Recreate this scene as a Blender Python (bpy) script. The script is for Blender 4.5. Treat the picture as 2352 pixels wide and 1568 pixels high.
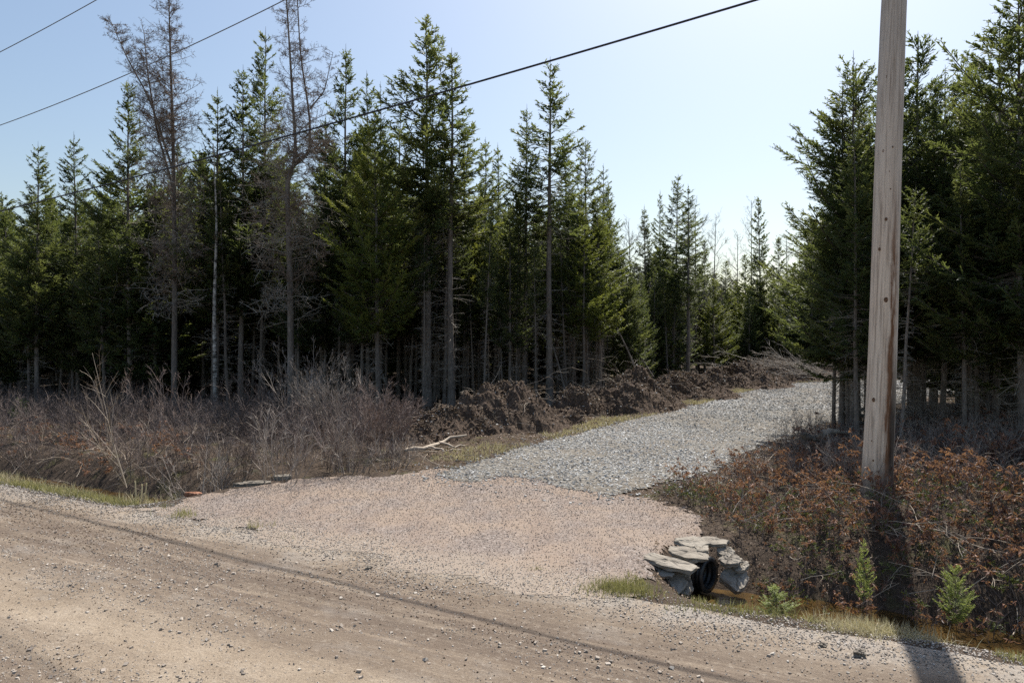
import bpy, math, random
import numpy as np
from mathutils import Vector, Matrix, Euler

for o in list(bpy.data.objects): bpy.data.objects.remove(o)
SC = bpy.context.scene
COL = SC.collection
CH = 2.3                                   # camera height above the road

# ---------------------------------------------------------------- camera, sky, sun, exposure
cd = bpy.data.cameras.new('camera'); cam = bpy.data.objects.new('camera', cd); COL.objects.link(cam)
cam.location = (0, 0, CH); cam.rotation_euler = (math.radians(90), 0, 0)
cd.sensor_width = 36; cd.lens = 24; cd.clip_start = 0.05; cd.clip_end = 3000
SC.camera = cam
SUN_EL, SUN_AZ = math.radians(54), math.radians(26)       # azimuth from +Y towards +X
w = bpy.data.worlds.new('World'); SC.world = w; w.use_nodes = True
nt = w.node_tree; nt.nodes.clear()
sky = nt.nodes.new('ShaderNodeTexSky'); sky.sky_type = 'NISHITA'; sky.sun_disc = False
sky.sun_elevation = SUN_EL; sky.sun_rotation = SUN_AZ
sky.altitude = 50; sky.air_density = 1.3; sky.dust_density = 1.9; sky.ozone_density = 1.5
bg = nt.nodes.new('ShaderNodeBackground'); bg.inputs[1].default_value = 0.081
wo = nt.nodes.new('ShaderNodeOutputWorld')
nt.links.new(sky.outputs[0], bg.inputs[0]); nt.links.new(bg.outputs[0], wo.inputs[0])
sl = bpy.data.lights.new('sun', 'SUN'); sl.energy = 4.6; sl.angle = math.radians(0.5); sl.color = (1, .95, .87)
so = bpy.data.objects.new('sun', sl); COL.objects.link(so); so.location = (20, 40, 60)
sd = Vector((math.sin(SUN_AZ)*math.cos(SUN_EL), math.cos(SUN_AZ)*math.cos(SUN_EL), math.sin(SUN_EL)))
so.rotation_euler = sd.to_track_quat('Z', 'Y').to_euler()
SC.view_settings.view_transform = 'Standard'; SC.view_settings.look = 'None'
SC.view_settings.exposure = 0.78; SC.view_settings.gamma = 1
SC.cycles.max_bounces = 8; SC.cycles.transparent_max_bounces = 8
SC.cycles.use_denoising = True if SC.render.engine == 'CYCLES' else False

# ---------------------------------------------------------------- helpers
R = np.random.RandomState(7)
PX = 1568.0
def at(px, py, z=0.0):                     # ground point seen at a place in the photograph (2352 px wide)
    d = (CH - z)*PX/(py - 784.0); return ((px-1176)/PX*d, d, z)
def atd(px, d): return (px-1176)/PX*d      # x of something at depth d
def zat(py, d): return CH - (py-784)/PX*d
EU = np.array([.888, -.46]); EV = np.array([.46, .888])
EU = EU/np.linalg.norm(EU); EV = EV/np.linalg.norm(EV)
def uv(x, y): return x*EU[0]+y*EU[1], x*EV[0]+y*EV[1]
def xy(u, v): return u*EU[0]+v*EV[0], u*EU[1]+v*EV[1]

def hsh(ix, iy, s):
    n = (ix.astype(np.int64)*374761393 + iy.astype(np.int64)*668265263 + s*1274126177) & 0xffffffff
    n = ((n ^ (n >> 13))*1274126177) & 0xffffffff
    n = (n ^ (n >> 16)) & 0xffffffff
    return n/4294967295.0
def vn(x, y, s=0):
    x = np.asarray(x, float); y = np.asarray(y, float)
    ix = np.floor(x); iy = np.floor(y); fx = x-ix; fy = y-iy
    fx = fx*fx*(3-2*fx); fy = fy*fy*(3-2*fy)
    a = hsh(ix, iy, s); b = hsh(ix+1, iy, s); c = hsh(ix, iy+1, s); d = hsh(ix+1, iy+1, s)
    return (a*(1-fx)+b*fx)*(1-fy) + (c*(1-fx)+d*fx)*fy
def fbm(x, y, s=0, o=4):
    r = 0; a = .5; t = 0
    for i in range(o):
        r = r + a*vn(x*2**i+i*17.3, y*2**i+i*9.1, s+i); t += a; a *= .5
    return r/t - .5
def sst(a, b, x):
    t = np.clip((np.asarray(x, float)-a)/(b-a), 0, 1); return t*t*(3-2*t)

def unit(v): return v/np.maximum(np.linalg.norm(v, axis=-1, keepdims=True), 1e-9)

class Geo:
    def __init__(s): s.v = []; s.f = []; s.m = []; s.t = []; s.n = 0
    def add(s, v, f, mat=0, tint=0.5):
        v = np.asarray(v, float).reshape(-1, 3); f = np.asarray(f, int)
        if len(v) == 0: return
        s.v.append(v); s.f.append(f+s.n); s.n += len(v)
        s.m.append(np.full(len(f), mat) if np.isscalar(mat) else np.asarray(mat))
        t = np.broadcast_to(np.asarray(tint, float), (len(v),)) if np.ndim(tint) == 0 else np.asarray(tint, float)
        s.t.append(t)
    def merge(s, g, M=None, dt=0):
        for v, f, m, t in zip(g.v, g.f, g.m, g.t):
            pass
        V, F, Mi, T = g.pack()
        if M is not None:
            A = np.array(M); V = V @ A[:3, :3].T + A[:3, 3]
        base = s.n
        s.v.append(V); s.n += len(V); s.t.append(np.clip(T+dt, 0, 1))
        for f, m in zip(F, Mi): s.f.append(f+base); s.m.append(m)
        # keep lists aligned only by content
    def pack(s):
        V = np.concatenate(s.v); T = np.concatenate(s.t)
        by = {}
        for f, m in zip(s.f, s.m): by.setdefault(f.shape[1], []).append((f, m))
        F = []; M = []
        for k in by:
            F.append(np.concatenate([a for a, b in by[k]])); M.append(np.concatenate([b for a, b in by[k]]))
        return V, F, M, T
    def mesh(s, name, mats, smooth=False):
        V, F, Mi, T = s.pack()
        me = bpy.data.meshes.new(name)
        me.vertices.add(len(V)); me.vertices.foreach_set('co', V.astype(np.float32).ravel())
        nl = sum(f.size for f in F); npoly = sum(len(f) for f in F)
        me.loops.add(nl); me.loops.foreach_set('vertex_index', np.concatenate([f.ravel() for f in F]).astype(np.int32))
        me.polygons.add(npoly)
        tot = np.concatenate([np.full(len(f), f.shape[1]) for f in F]); st = np.concatenate([[0], np.cumsum(tot)[:-1]])
        me.polygons.foreach_set('loop_start', st.astype(np.int32))
        me.polygons.foreach_set('material_index', np.concatenate(Mi).astype(np.int32))
        me.polygons.foreach_set('use_smooth', np.full(npoly, smooth))
        for m in mats: me.materials.append(m)
        a = me.attributes.new('tint', 'FLOAT', 'POINT'); a.data.foreach_set('value', T.astype(np.float32))
        me.update(calc_edges=True); me.validate()
        return me

def tag(o, label=None, cat=None, group=None, kind=None):
    if label: o['label'] = label
    if cat: o['category'] = cat
    if group: o['group'] = group
    if kind: o['kind'] = kind
    return o
def obj(name, me, parent=None, loc=None):
    o = bpy.data.objects.new(name, me); COL.objects.link(o)
    if parent is not None: o.parent = parent
    if loc is not None: o.location = loc
    return o
def empty(name, loc=(0, 0, 0), rz=0, sc=1, rx=0, ry=0):
    o = bpy.data.objects.new(name, None); COL.objects.link(o); o.location = loc
    o.rotation_euler = (rx, ry, rz)
    o.scale = sc if hasattr(sc, '__len__') else (sc, sc, sc)
    o.empty_display_size = .2
    return o

def tubes(g, P, Rad, sides=3, mat=0, tint=.5):
    """P (n,k,3) polylines, Rad (n,k)"""
    P = np.asarray(P, float); Rad = np.asarray(Rad, float)
    n, k, _ = P.shape
    if n == 0: return
    T = np.empty_like(P); T[:, 1:-1] = P[:, 2:]-P[:, :-2]; T[:, 0] = P[:, 1]-P[:, 0]; T[:, -1] = P[:, -1]-P[:, -2]
    T = unit(T)
    ref = np.where(np.abs(T[:, :1, 2:3]) > .9, np.array([1., 0, 0]), np.array([0, 0, 1.]))
    A = unit(np.cross(T, np.broadcast_to(ref, T.shape))); B = np.cross(T, A)
    th = np.arange(sides)*2*math.pi/sides
    V = P[:, :, None, :] + Rad[:, :, None, None]*(np.cos(th)[None, None, :, None]*A[:, :, None, :] + np.sin(th)[None, None, :, None]*B[:, :, None, :])
    idx = np.arange(n*k*sides).reshape(n, k, sides)
    a = idx[:, :-1]; b = idx[:, 1:]
    F = np.stack([a, np.roll(a, -1, 2), np.roll(b, -1, 2), b], -1).reshape(-1, 4)
    tt = np.broadcast_to(np.asarray(tint, float).reshape(-1, 1), (n, k*sides)).ravel() if np.ndim(tint) else tint
    g.add(V.reshape(-1, 3), F, mat, tt)

def ribbons(g, P, W, mat=0, tint=.5):
    P = np.asarray(P, float); n, k, _ = P.shape
    if n == 0: return
    D = unit(P[:, -1]-P[:, 0]); rv = unit(R.normal(size=(n, 3))); S = unit(np.cross(D, rv))
    W = np.asarray(W, float)
    V = np.stack([P-S[:, None]*W[..., None], P+S[:, None]*W[..., None]], 2)
    idx = np.arange(n*k*2).reshape(n, k, 2)
    F = np.stack([idx[:, :-1, 0], idx[:, :-1, 1], idx[:, 1:, 1], idx[:, 1:, 0]], -1).reshape(-1, 4)
    tt = np.broadcast_to(np.asarray(tint, float).reshape(-1, 1), (n, k*2)).ravel() if np.ndim(tint) else tint
    g.add(V.reshape(-1, 3), F, mat, tt)

def blades(g, B, D, L, W, N, mat=0, tint=.5, mid=.45, fold=0.0):
    """rhombic blades: base, dir, length, width, plane vector"""
    n = len(B)
    if n == 0: return
    D = unit(D); S = unit(np.cross(D, N)); U = np.cross(S, D)
    L = np.asarray(L)[:, None]; W = np.asarray(W)[:, None]/2
    c = B + D*L*mid
    V = np.stack([B, c+S*W+U*W*fold, B+D*L, c-S*W+U*W*fold], 1)
    F = np.arange(n*4).reshape(n, 4)
    tt = np.repeat(tint, 4) if np.ndim(tint) else tint
    g.add(V.reshape(-1, 3), F, mat, tt)

# ---------------------------------------------------------------- materials
def mat_new(name):
    m = bpy.data.materials.new(name); m.use_nodes = True
    nt = m.node_tree; nt.nodes.clear()
    return m, nt
class NB:
    def __init__(s, nt): s.nt = nt
    def n(s, typ, **kw):
        nd = s.nt.nodes.new('ShaderNode'+typ)
        for k, v in kw.items(): setattr(nd, k, v)
        return nd
    def l(s, a, b): s.nt.links.new(a, b)
    def val(s, inp, v):
        if hasattr(v, 'is_linked') or hasattr(v, 'links'): s.l(v, inp)
        else: inp.default_value = v
    def math(s, op, a, b=None, clamp=False):
        nd = s.n('Math', operation=op, use_clamp=clamp); s.val(nd.inputs[0], a)
        if b is not None: s.val(nd.inputs[1], b)
        return nd.outputs[0]
    def mix(s, f, a, b, blend='MIX'):
        nd = s.n('Mix', data_type='RGBA', blend_type=blend)
        s.val(nd.inputs[0], f)
        for i, c in ((6, a), (7, b)):
            if isinstance(c, tuple): nd.inputs[i].default_value = (*c, 1)
            else: s.l(c, nd.inputs[i])
        return nd.outputs[2]
    def ramp(s, f, stops):
        nd = s.n('ValToRGB'); s.l(f, nd.inputs[0]); cr = nd.color_ramp
        while len(cr.elements) < len(stops): cr.elements.new(0.5)
        for e, (p, c) in zip(cr.elements, stops): e.position = p; e.color = (*c, 1) if isinstance(c, tuple) else (c, c, c, 1)
        return nd.outputs[0]
    def noise(s, vec, scale, detail=4, rough=.55, dist=0):
        nd = s.n('TexNoise'); nd.inputs['Scale'].default_value = scale; nd.inputs['Detail'].default_value = detail
        nd.inputs['Roughness'].default_value = rough; nd.inputs['Distortion'].default_value = dist
        if vec is not None: s.l(vec, nd.inputs['Vector'])
        return nd.outputs['Fac']
    def vor(s, vec, scale, out='Distance', feat='F1', rand=1):
        nd = s.n('TexVoronoi', feature=feat); nd.inputs['Scale'].default_value = scale; nd.inputs['Randomness'].default_value = rand
        if vec is not None: s.l(vec, nd.inputs['Vector'])
        return nd.outputs[out]
    def mapr(s, v, a, b, c=0., d=1.):
        nd = s.n('MapRange', clamp=True); s.l(v, nd.inputs[0])
        for i, x in enumerate((a, b, c, d)): nd.inputs[i+1].default_value = x
        return nd.outputs[0]
    def mapping(s, vec, rot=(0, 0, 0), sc=(1, 1, 1)):
        nd = s.n('Mapping'); nd.inputs['Rotation'].default_value = rot; nd.inputs['Scale'].default_value = sc; s.l(vec, nd.inputs[0])
        return nd.outputs[0]
    def attr(s, name): return s.n('Attribute', attribute_name=name).outputs['Fac']
    def bump(s, h, strength=.5, dist=.02):
        nd = s.n('Bump'); nd.inputs['Strength'].default_value = strength; nd.inputs['Distance'].default_value = dist; s.l(h, nd.inputs['Height'])
        return nd.outputs[0]
    def out(s, col, rough=.8, spec=.3, normal=None, transl=0, tcol=None):
        p = s.n('BsdfPrincipled')
        if isinstance(col, tuple): p.inputs['Base Color'].default_value = (*col, 1)
        else: s.l(col, p.inputs['Base Color'])
        s.val(p.inputs['Roughness'], rough); p.inputs['Specular IOR Level'].default_value = spec
        if normal is not None: s.l(normal, p.inputs['Normal'])
        sh = p.outputs[0]
        if transl:
            t = s.n('BsdfTranslucent'); s.l(tcol if tcol is not None else col, t.inputs[0])
            mx = s.n('MixShader'); mx.inputs[0].default_value = transl; s.l(sh, mx.inputs[1]); s.l(t.outputs[0], mx.inputs[2]); sh = mx.outputs[0]
        o = s.n('OutputMaterial'); s.l(sh, o.inputs[0])
        return p

def foliage_mat(name, dark, mid, light, transl=.35):
    m, nt = mat_new(name); b = NB(nt)
    t = b.attr('tint'); r = b.n('ObjectInfo').outputs['Random']
    f = b.math('ADD', b.math('MULTIPLY', t, .8), b.math('MULTIPLY', r, .28))
    c = b.ramp(f, [(0.05, dark), (.5, mid), (1.0, light)])
    tc = b.mix(.38, c, (light[0]*1.5, light[1]*1.6, light[2]*.9))
    b.out(c, .55, .35, transl=transl, tcol=tc)
    return m
def stem_mat(name, c1, c2, rough=.85, sc=6):
    m, nt = mat_new(name); b = NB(nt)
    t = b.attr('tint'); pos = b.n('NewGeometry').outputs['Position']
    n = b.noise(b.mapping(pos, sc=(1, 1, .3)), sc, 3)
    f = b.math('ADD', b.math('MULTIPLY', t, .6), b.math('MULTIPLY', n, .45))
    b.out(b.ramp(f, [(.2, c1), (.8, c2)]), rough, .25)
    return m
M = {}
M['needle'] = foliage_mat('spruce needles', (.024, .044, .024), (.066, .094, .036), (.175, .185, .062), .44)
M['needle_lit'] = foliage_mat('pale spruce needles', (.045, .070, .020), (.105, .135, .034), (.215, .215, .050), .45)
M['needle_young'] = foliage_mat('young spruce needles', (.12, .15, .045), (.24, .28, .09), (.42, .45, .17), .4)
M['twig'] = stem_mat('spruce branch wood', (.045, .036, .028), (.14, .115, .09))
M['dead'] = stem_mat('dead twig wood', (.14, .12, .10), (.40, .36, .31))
M['larch'] = stem_mat('larch twig wood', (.10, .075, .06), (.28, .22, .175))
M['shrub'] = stem_mat('purple brown shrub stems', (.048, .038, .035), (.26, .207, .182))
M['greyshrub'] = stem_mat('grey willow stems', (.09, .075, .065), (.34, .29, .25))
M['willow'] = stem_mat('grey willow twigs', (.12, .10, .09), (.38, .33, .285))
M['rosetwig'] = stem_mat('pinkish shrub twigs', (.09, .066, .058), (.32, .245, .21))
M['stick'] = stem_mat('weathered stick wood', (.20, .16, .12), (.55, .47, .38), sc=20)
M['straw'] = foliage_mat('dry grass', (.20, .16, .10), (.38, .32, .21), (.58, .52, .38), .25)
M['grass'] = foliage_mat('short grass', (.08, .085, .035), (.18, .18, .075), (.40, .36, .20), .3)
M['rustleaf'] = foliage_mat('withered orange leaves', (.070, .036, .032), (.165, .080, .058), (.36, .19, .115), .32)
M['litter'] = foliage_mat('leaf litter', (.05, .032, .022), (.17, .11, .075), (.36, .26, .18), .15)
M['greenleaf'] = foliage_mat('evergreen ground leaves', (.03, .045, .012), (.085, .11, .025), (.19, .20, .05), .25)
def bark_mat():
    m, nt = mat_new('conifer bark'); b = NB(nt)
    tc = b.n('TexCoord').outputs['Object']; r = b.n('ObjectInfo').outputs['Random']
    n1 = b.noise(b.mapping(tc, sc=(1, 1, .25)), 22, 5, .65); n2 = b.noise(tc, 2.5, 3)
    f = b.math('ADD', b.math('MULTIPLY', n1, .7), b.math('MULTIPLY', n2, .35))
    c = b.ramp(f, [(.3, (.07, .058, .05)), (.55, (.21, .18, .155)), (.75, (.38, .35, .31))])
    c = b.mix(b.math('MULTIPLY', r, .35), c, (.09, .07, .055))
    b.out(c, .9, .2, b.bump(n1, .8, .02)); return m
M['bark'] = bark_mat()
def birch_mat():
    m, nt = mat_new('birch bark'); b = NB(nt)
    tc = b.n('TexCoord').outputs['Object']
    n1 = b.noise(b.mapping(tc, sc=(1, 1, 5)), 5, 4, .7); n2 = b.noise(tc, 7, 3)
    c = b.ramp(b.math('MULTIPLY', b.math('ADD', n1, n2), .5), [(.43, (.04, .035, .03)), (.5, (.30, .28, .25)), (.62, (.55, .52, .48))])
    b.out(c, .7, .3); return m
M['birch'] = birch_mat()

def ground_mat():
    m, nt = mat_new('forest floor'); b = NB(nt)
    pos = b.n('NewGeometry').outputs['Position']
    n1 = b.noise(pos, .8, 5); n2 = b.noise(pos, 14, 6, .7); n3 = b.noise(pos, 60, 3, .7)
    c = b.ramp(n2, [(.3, (.024, .017, .013)), (.5, (.060, .043, .032)), (.7, (.14, .10, .075))])
    c2 = b.ramp(n3, [(.35, (.03, .022, .016)), (.65, (.15, .115, .085))])
    c = b.mix(.4, c, c2)
    moss = b.mapr(b.noise(pos, 1.7, 4, .6), .56, .66)
    c = b.mix(b.math('MULTIPLY', moss, .45), c, (.09, .10, .03))
    h = b.math('ADD', n2, b.math('MULTIPLY', n3, .4))
    b.out(c, .95, .15, b.bump(h, .9, .05)); return m
M['ground'] = ground_mat()
def road_mat():
    m, nt = mat_new('dirt road'); b = NB(nt)
    pos = b.n('NewGeometry').outputs['Position']
    rot = b.mapping(pos, rot=(0, 0, math.atan2(.46, .888)))        # x along the road, y across
    sx = b.n('SeparateXYZ'); b.l(rot, sx.inputs[0]); V = sx.outputs[1]
    str1 = b.noise(b.mapping(rot, sc=(.10, 1.6, 1)), 1.5, 5, .6)
    str2 = b.noise(b.mapping(rot, sc=(.25, 3, 1)), 3, 4, .7)
    pat = b.noise(pos, .9, 5, .6); fine = b.noise(pos, 55, 4, .75); vf = b.noise(pos, 160, 2, .7)
    tan = b.ramp(pat, [(.35, (.265, .208, .150)), (.5, (.33, .266, .198)), (.68, (.395, .328, .252))])
    # wheel tracks of damp, crumbly soil running along the road
    def band(c, wd):
        return b.math('SUBTRACT', 1.0, b.mapr(b.math('ABSOLUTE', b.math('SUBTRACT', b.math('ADD', V, b.math('MULTIPLY', b.math('SUBTRACT', str1, .5), 1.4)), c)), wd*.3, wd))
    tr = b.math('MAXIMUM', band(4.7, 1.35), b.math('MULTIPLY', band(2.55, .6), .95))
    tr = b.math('MULTIPLY', tr, b.mapr(str2, .22, .52))
    c = b.mix(b.math('MULTIPLY', tr, .9), tan, (.115, .086, .066))
    # pale grey loose gravel verge
    vg = b.math('MULTIPLY', b.mapr(b.math('ADD', V, b.math('MULTIPLY', b.math('SUBTRACT', pat, .5), .9)), 5.35, 5.85), b.mapr(b.noise(pos, 2.2, 5, .7), .35, .6))
    c = b.mix(b.math('MULTIPLY', vg, .8), c, (.33, .31, .285))
    gp = b.mapr(b.noise(b.mapping(rot, sc=(.5, 1, 1)), 1.6, 5, .7), .55, .68)
    c = b.mix(b.math('MULTIPLY', gp, .35), c, (.34, .315, .285))
    med = b.noise(pos, 17, 5, .75)
    c = b.mix(b.mapr(med, .46, .34, 0, .45), c, (.13, .10, .078))
    c = b.mix(b.mapr(med, .56, .66, 0, .4), c, (.44, .385, .32))
    c = b.mix(b.mapr(fine, .38, .62), b.mix(.42, c, (.11, .08, .06)), c)
    c = b.mix(b.mapr(vf, .55, .75, 0, .35), c, (.55, .47, .38))
    h = b.math('ADD', b.math('MULTIPLY', fine, 1.0), b.math('MULTIPLY', vf, .5))
    h = b.math('ADD', b.math('ADD', h, b.math('MULTIPLY', str2, 1.0)), b.math('MULTIPLY', med, 1.2))
    b.out(c, .92, .2, b.bump(h, .65, .02)); return m
M['road'] = road_mat()
def apron_mat():
    m, nt = mat_new('pink crushed gravel'); b = NB(nt)
    pos = b.n('NewGeometry').outputs['Position']
    v = b.vor(pos, 55, 'Color'); d = b.vor(pos, 55); n = b.noise(pos, 1.1, 5, .6); f = b.noise(pos, 90, 3, .7)
    s = b.n('SeparateColor'); b.l(v, s.inputs[0])
    c = b.ramp(s.outputs[0], [(.0, (.12, .096, .083)), (.45, (.185, .150, .131)), (.8, (.23, .192, .169)), (1, (.34, .30, .27))])
    c = b.mix(b.mapr(n, .4, .6, 0, .7), c, (.27, .205, .155))
    tk = b.noise(b.mapping(pos, rot=(0, 0, -.55), sc=(2.2, .22, 1)), 1.3, 4, .6)
    c = b.mix(b.mapr(tk, .48, .62, 0, .45), c, (.20, .15, .12))
    c = b.mix(b.mapr(tk, .42, .34, 0, .3), c, (.32, .27, .23))
    sx = b.n('SeparateXYZ'); b.l(b.mapping(pos, rot=(0, 0, math.atan2(.46, .888))), sx.inputs[0])
    ed = b.mapr(b.math('ADD', sx.outputs[1], b.math('MULTIPLY', b.math('SUBTRACT', b.noise(pos, 1.6, 5, .7), .5), 1.6)), 6.5, 5.9)
    c = b.mix(b.math('MULTIPLY', ed, .9), c, (.27, .222, .178))
    c = b.mix(b.mapr(f, .5, .3, 0, .3), c, (.15, .11, .085))
    b.out(c, .9, .2, b.bump(b.math('ADD', b.math('MULTIPLY', d, -1.0), f), .4, .012)); return m
M['apron'] = apron_mat()
def lane_mat():
    m, nt = mat_new('grey crushed stone'); b = NB(nt)
    pos = b.n('NewGeometry').outputs['Position']
    v = b.vor(pos, 20, 'Color'); d = b.vor(pos, 20); n = b.noise(pos, .8, 5, .6)
    s = b.n('SeparateColor'); b.l(v, s.inputs[0])
    c = b.ramp(s.outputs[0], [(.0, (.05, .047, .042)), (.4, (.14, .132, .118)), (1, (.30, .285, .255))])
    c = b.mix(b.mapr(n, .4, .6, .05, .6), c, (.17, .142, .11))
    b.out(c, .9, .2, b.bump(d, 1, .04)); return m
M['lane'] = lane_mat()
def stone_mat(name, stops, spec=.25):
    m, nt = mat_new(name); b = NB(nt)
    t = b.attr('tint'); pos = b.n('NewGeometry').outputs['Position']
    n = b.noise(pos, 40, 3, .6)
    c = b.ramp(t, stops); c = b.mix(b.mapr(n, .35, .65, 0, .35), c, tuple(x*.55 for x in stops[len(stops)//2][1]))
    b.out(c, .8, spec); return m
M['chips'] = stone_mat('grey stone chips', [(0, (.13, .13, .128)), (.35, (.28, .278, .27)), (.8, (.42, .418, .405)), (1, (.56, .555, .54))])
M['pebbles'] = stone_mat('mixed road pebbles', [(0, (.14, .12, .105)), (.3, (.30, .255, .215)), (.65, (.40, .345, .29)), (1, (.50, .455, .40))])
M['pinkpebbles'] = stone_mat('pink pebbles', [(0, (.11, .086, .07)), (.3, (.21, .168, .14)), (.65, (.29, .243, .21)), (1, (.46, .42, .385))])
M['vergestone'] = stone_mat('verge stones', [(0, (.13, .11, .095)), (.4, (.28, .25, .215)), (.8, (.40, .36, .32)), (1, (.52, .49, .45))])
M['clods'] = stone_mat('soil clods', [(0, (.05, .034, .025)), (.5, (.11, .078, .055)), (1, (.20, .15, .11))], .1)
def slab_mat():
    m, nt = mat_new('flat sandstone'); b = NB(nt)
    tc = b.n('TexCoord').outputs['Object']; r = b.n('ObjectInfo').outputs['Random']
    n = b.noise(tc, 6, 5, .65); f = b.noise(b.mapping(tc, sc=(1, 1, 6)), 24, 4, .7)
    c = b.ramp(b.math('ADD', b.math('MULTIPLY', n, .75), b.math('MULTIPLY', r, .22)), [(.3, (.15, .128, .105)), (.5, (.25, .22, .18)), (.75, (.35, .315, .265))])
    c = b.mix(b.mapr(f, .6, .75, 0, .6), c, (.12, .10, .085))
    b.out(c, .85, .25, b.bump(f, .6, .01)); return m
M['slab'] = slab_mat()
def rust_mat():
    m, nt = mat_new('orange sandstone'); b = NB(nt)
    n = b.noise(b.n('TexCoord').outputs['Object'], 15, 4)
    b.out(b.ramp(n, [(.35, (.22, .10, .06)), (.65, (.42, .22, .14))]), .9, .2); return m
M['rust'] = rust_mat()
def mound_mat():
    m, nt = mat_new('dug earth'); b = NB(nt)
    pos = b.n('NewGeometry').outputs['Position']
    n1 = b.noise(pos, 2.2, 5, .65); n2 = b.noise(pos, 16, 6, .75); n3 = b.noise(pos, 70, 3, .7)
    c = b.ramp(n2, [(.32, (.034, .024, .018)), (.5, (.10, .071, .053)), (.68, (.22, .165, .125))])
    c = b.mix(b.mapr(n1, .48, .65, 0, .6), c, (.14, .10, .075))
    c = b.mix(b.mapr(n3, .58, .72, 0, .5), c, (.28, .24, .20))
    b.out(c, .95, .15, b.bump(b.math('ADD', n2, b.math('MULTIPLY', n3, .5)), 1, .06)); return m
M['mound'] = mound_mat()
def water_mat():
    m, nt = mat_new('amber ditch water'); b = NB(nt)
    pos = b.n('NewGeometry').outputs['Position']
    rp = b.noise(b.mapping(pos, rot=(0, 0, .48), sc=(1, 2.2, 1)), 9, 4, .65, .6)
    n = b.noise(pos, 2.5, 4)
    c = b.ramp(n, [(.35, (.018, .011, .004)), (.65, (.085, .05, .016))])
    b.out(c, .12, .4, b.bump(rp, .12, .03)); return m
M['water'] = water_mat()
def plastic_mat():
    m, nt = mat_new('black ribbed plastic'); b = NB(nt)
    n = b.noise(b.n('TexCoord').outputs['Object'], 9, 4)
    b.out(b.ramp(n, [(.4, (.018, .019, .021)), (.7, (.06, .06, .058))]), .42, .5); return m
M['plastic'] = plastic_mat()
def cable_mat():
    m, nt = mat_new('black cable jacket'); b = NB(nt); b.out((.012, .014, .022), .45, .5); return m
M['cable'] = cable_mat()
def wire_mat():
    m, nt = mat_new('dull conductor metal'); b = NB(nt); b.out((.16, .16, .165), .5, .5); return m
M['wire'] = wire_mat()
def pole_mat():
    m, nt = mat_new('weathered pole wood'); b = NB(nt)
    tc = b.n('TexCoord').outputs['Object']
    sp = b.n('SeparateXYZ'); b.l(tc, sp.inputs[0]); X, Y, Z = sp.outputs
    g1 = b.noise(b.mapping(tc, sc=(1, 1, .035)), 42, 6, .7); g2 = b.noise(b.mapping(tc, sc=(1, 1, .05)), 12, 4, .6)
    g3 = b.noise(b.mapping(tc, sc=(1, 1, .4)), 3, 4, .6)
    base = b.ramp(g2, [(.3, (.56, .44, .34)), (.5, (.72, .59, .47)), (.7, (.80, .68, .56))])
    base = b.mix(b.mapr(Z, 2.5, 6.0, 0, .65), base, (.46, .43, .40))     # greyer towards the top
    base = b.mix(b.mapr(g1, .52, .34, 0, .75), base, (.22, .165, .125))
    # long brown tar streak down the face and a nearly black patch near the foot
    wob = b.math('MULTIPLY', b.math('SUBTRACT', b.noise(b.mapping(tc, sc=(0, 0, 1)), 1.6, 4, .6), .5), .16)
    dx = b.math('ABSOLUTE', b.math('SUBTRACT', X, b.math('ADD', .032, wob)))
    st = b.mapr(dx, .062, .022)
    st = b.math('MULTIPLY', st, b.mapr(b.noise(b.mapping(tc, sc=(8, 8, .7)), 1.5, 4, .65), .34, .50))
    st = b.math('MULTIPLY', st, b.mapr(Z, 4.1, 3.0)); st = b.math('MULTIPLY', st, b.mapr(Y, .05, 0))
    c = b.mix(b.math('MULTIPLY', st, .95), base, (.17, .075, .032))
    low = b.math('MULTIPLY', b.mapr(b.math('ABSOLUTE', b.math('SUBTRACT', X, b.math('ADD', .10, b.math('MULTIPLY', wob, .5)))), .075, .035), b.mapr(Z, 2.1, 1.0))
    c = b.mix(b.math('MULTIPLY', low, .9), c, (.02, .012, .008))
    foot = b.mapr(b.math('ADD', Z, b.math('MULTIPLY', b.math('SUBTRACT', g3, .5), .5)), .45, .05)
    c = b.mix(b.math('MULTIPLY', foot, .7), c, (.10, .085, .07))
    wp = b.mapr(g3, .55, .7, 0, .25); c = b.mix(wp, c, (.55, .47, .38))
    b.out(c, .85, .2, b.bump(g1, .7, .006)); return m
M['pole'] = pole_mat()
def knot_mat():
    m, nt = mat_new('pole knot'); b = NB(nt)
    n = b.noise(b.n('TexCoord').outputs['Object'], 60, 3)
    b.out(b.ramp(n, [(.35, (.07, .035, .02)), (.65, (.22, .13, .08))]), .85, .2); return m
M['knot'] = knot_mat()

# ---------------------------------------------------------------- ground shape
def poly_px(pts, z=0): return np.array([at(a, b, z)[:2] for a, b in pts])
LANE_L = [(985, 1092), (1080, 1060), (1180, 1030), (1290, 1002), (1400, 975), (1500, 952), (1600, 930), (1720, 897), (1800, 882), (1925, 873)]
LANE_R = [(1400, 1146), (1500, 1122), (1600, 1100), (1700, 1052), (1850, 990), (1990, 950), (2100, 920), (2230, 898)]
laneL = np.vstack([poly_px(LANE_L), [[28, 43.5], [45, 46]]]); laneR = np.vstack([poly_px(LANE_R), [[30, 36.5], [46, 40]]])
LANE = np.vstack([laneL, laneR[::-1], poly_px([(1330, 1128), (1230, 1106), (1150, 1100), (1080, 1108)])])
APRON = np.vstack([poly_px([(385, 1158), (440, 1145), (600, 1112), (750, 1098), (900, 1088), (1000, 1080), (1120, 1070), (1300, 1100), (1420, 1135), (1530, 1168), (1600, 1190), (1610, 1222), (1545, 1250), (1500, 1300), (1470, 1375)]),
                   np.array([xy(-2.2, 5.75), xy(-4.5, 5.65), xy(-6.5, 5.8), xy(-9, 5.8)])])
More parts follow.
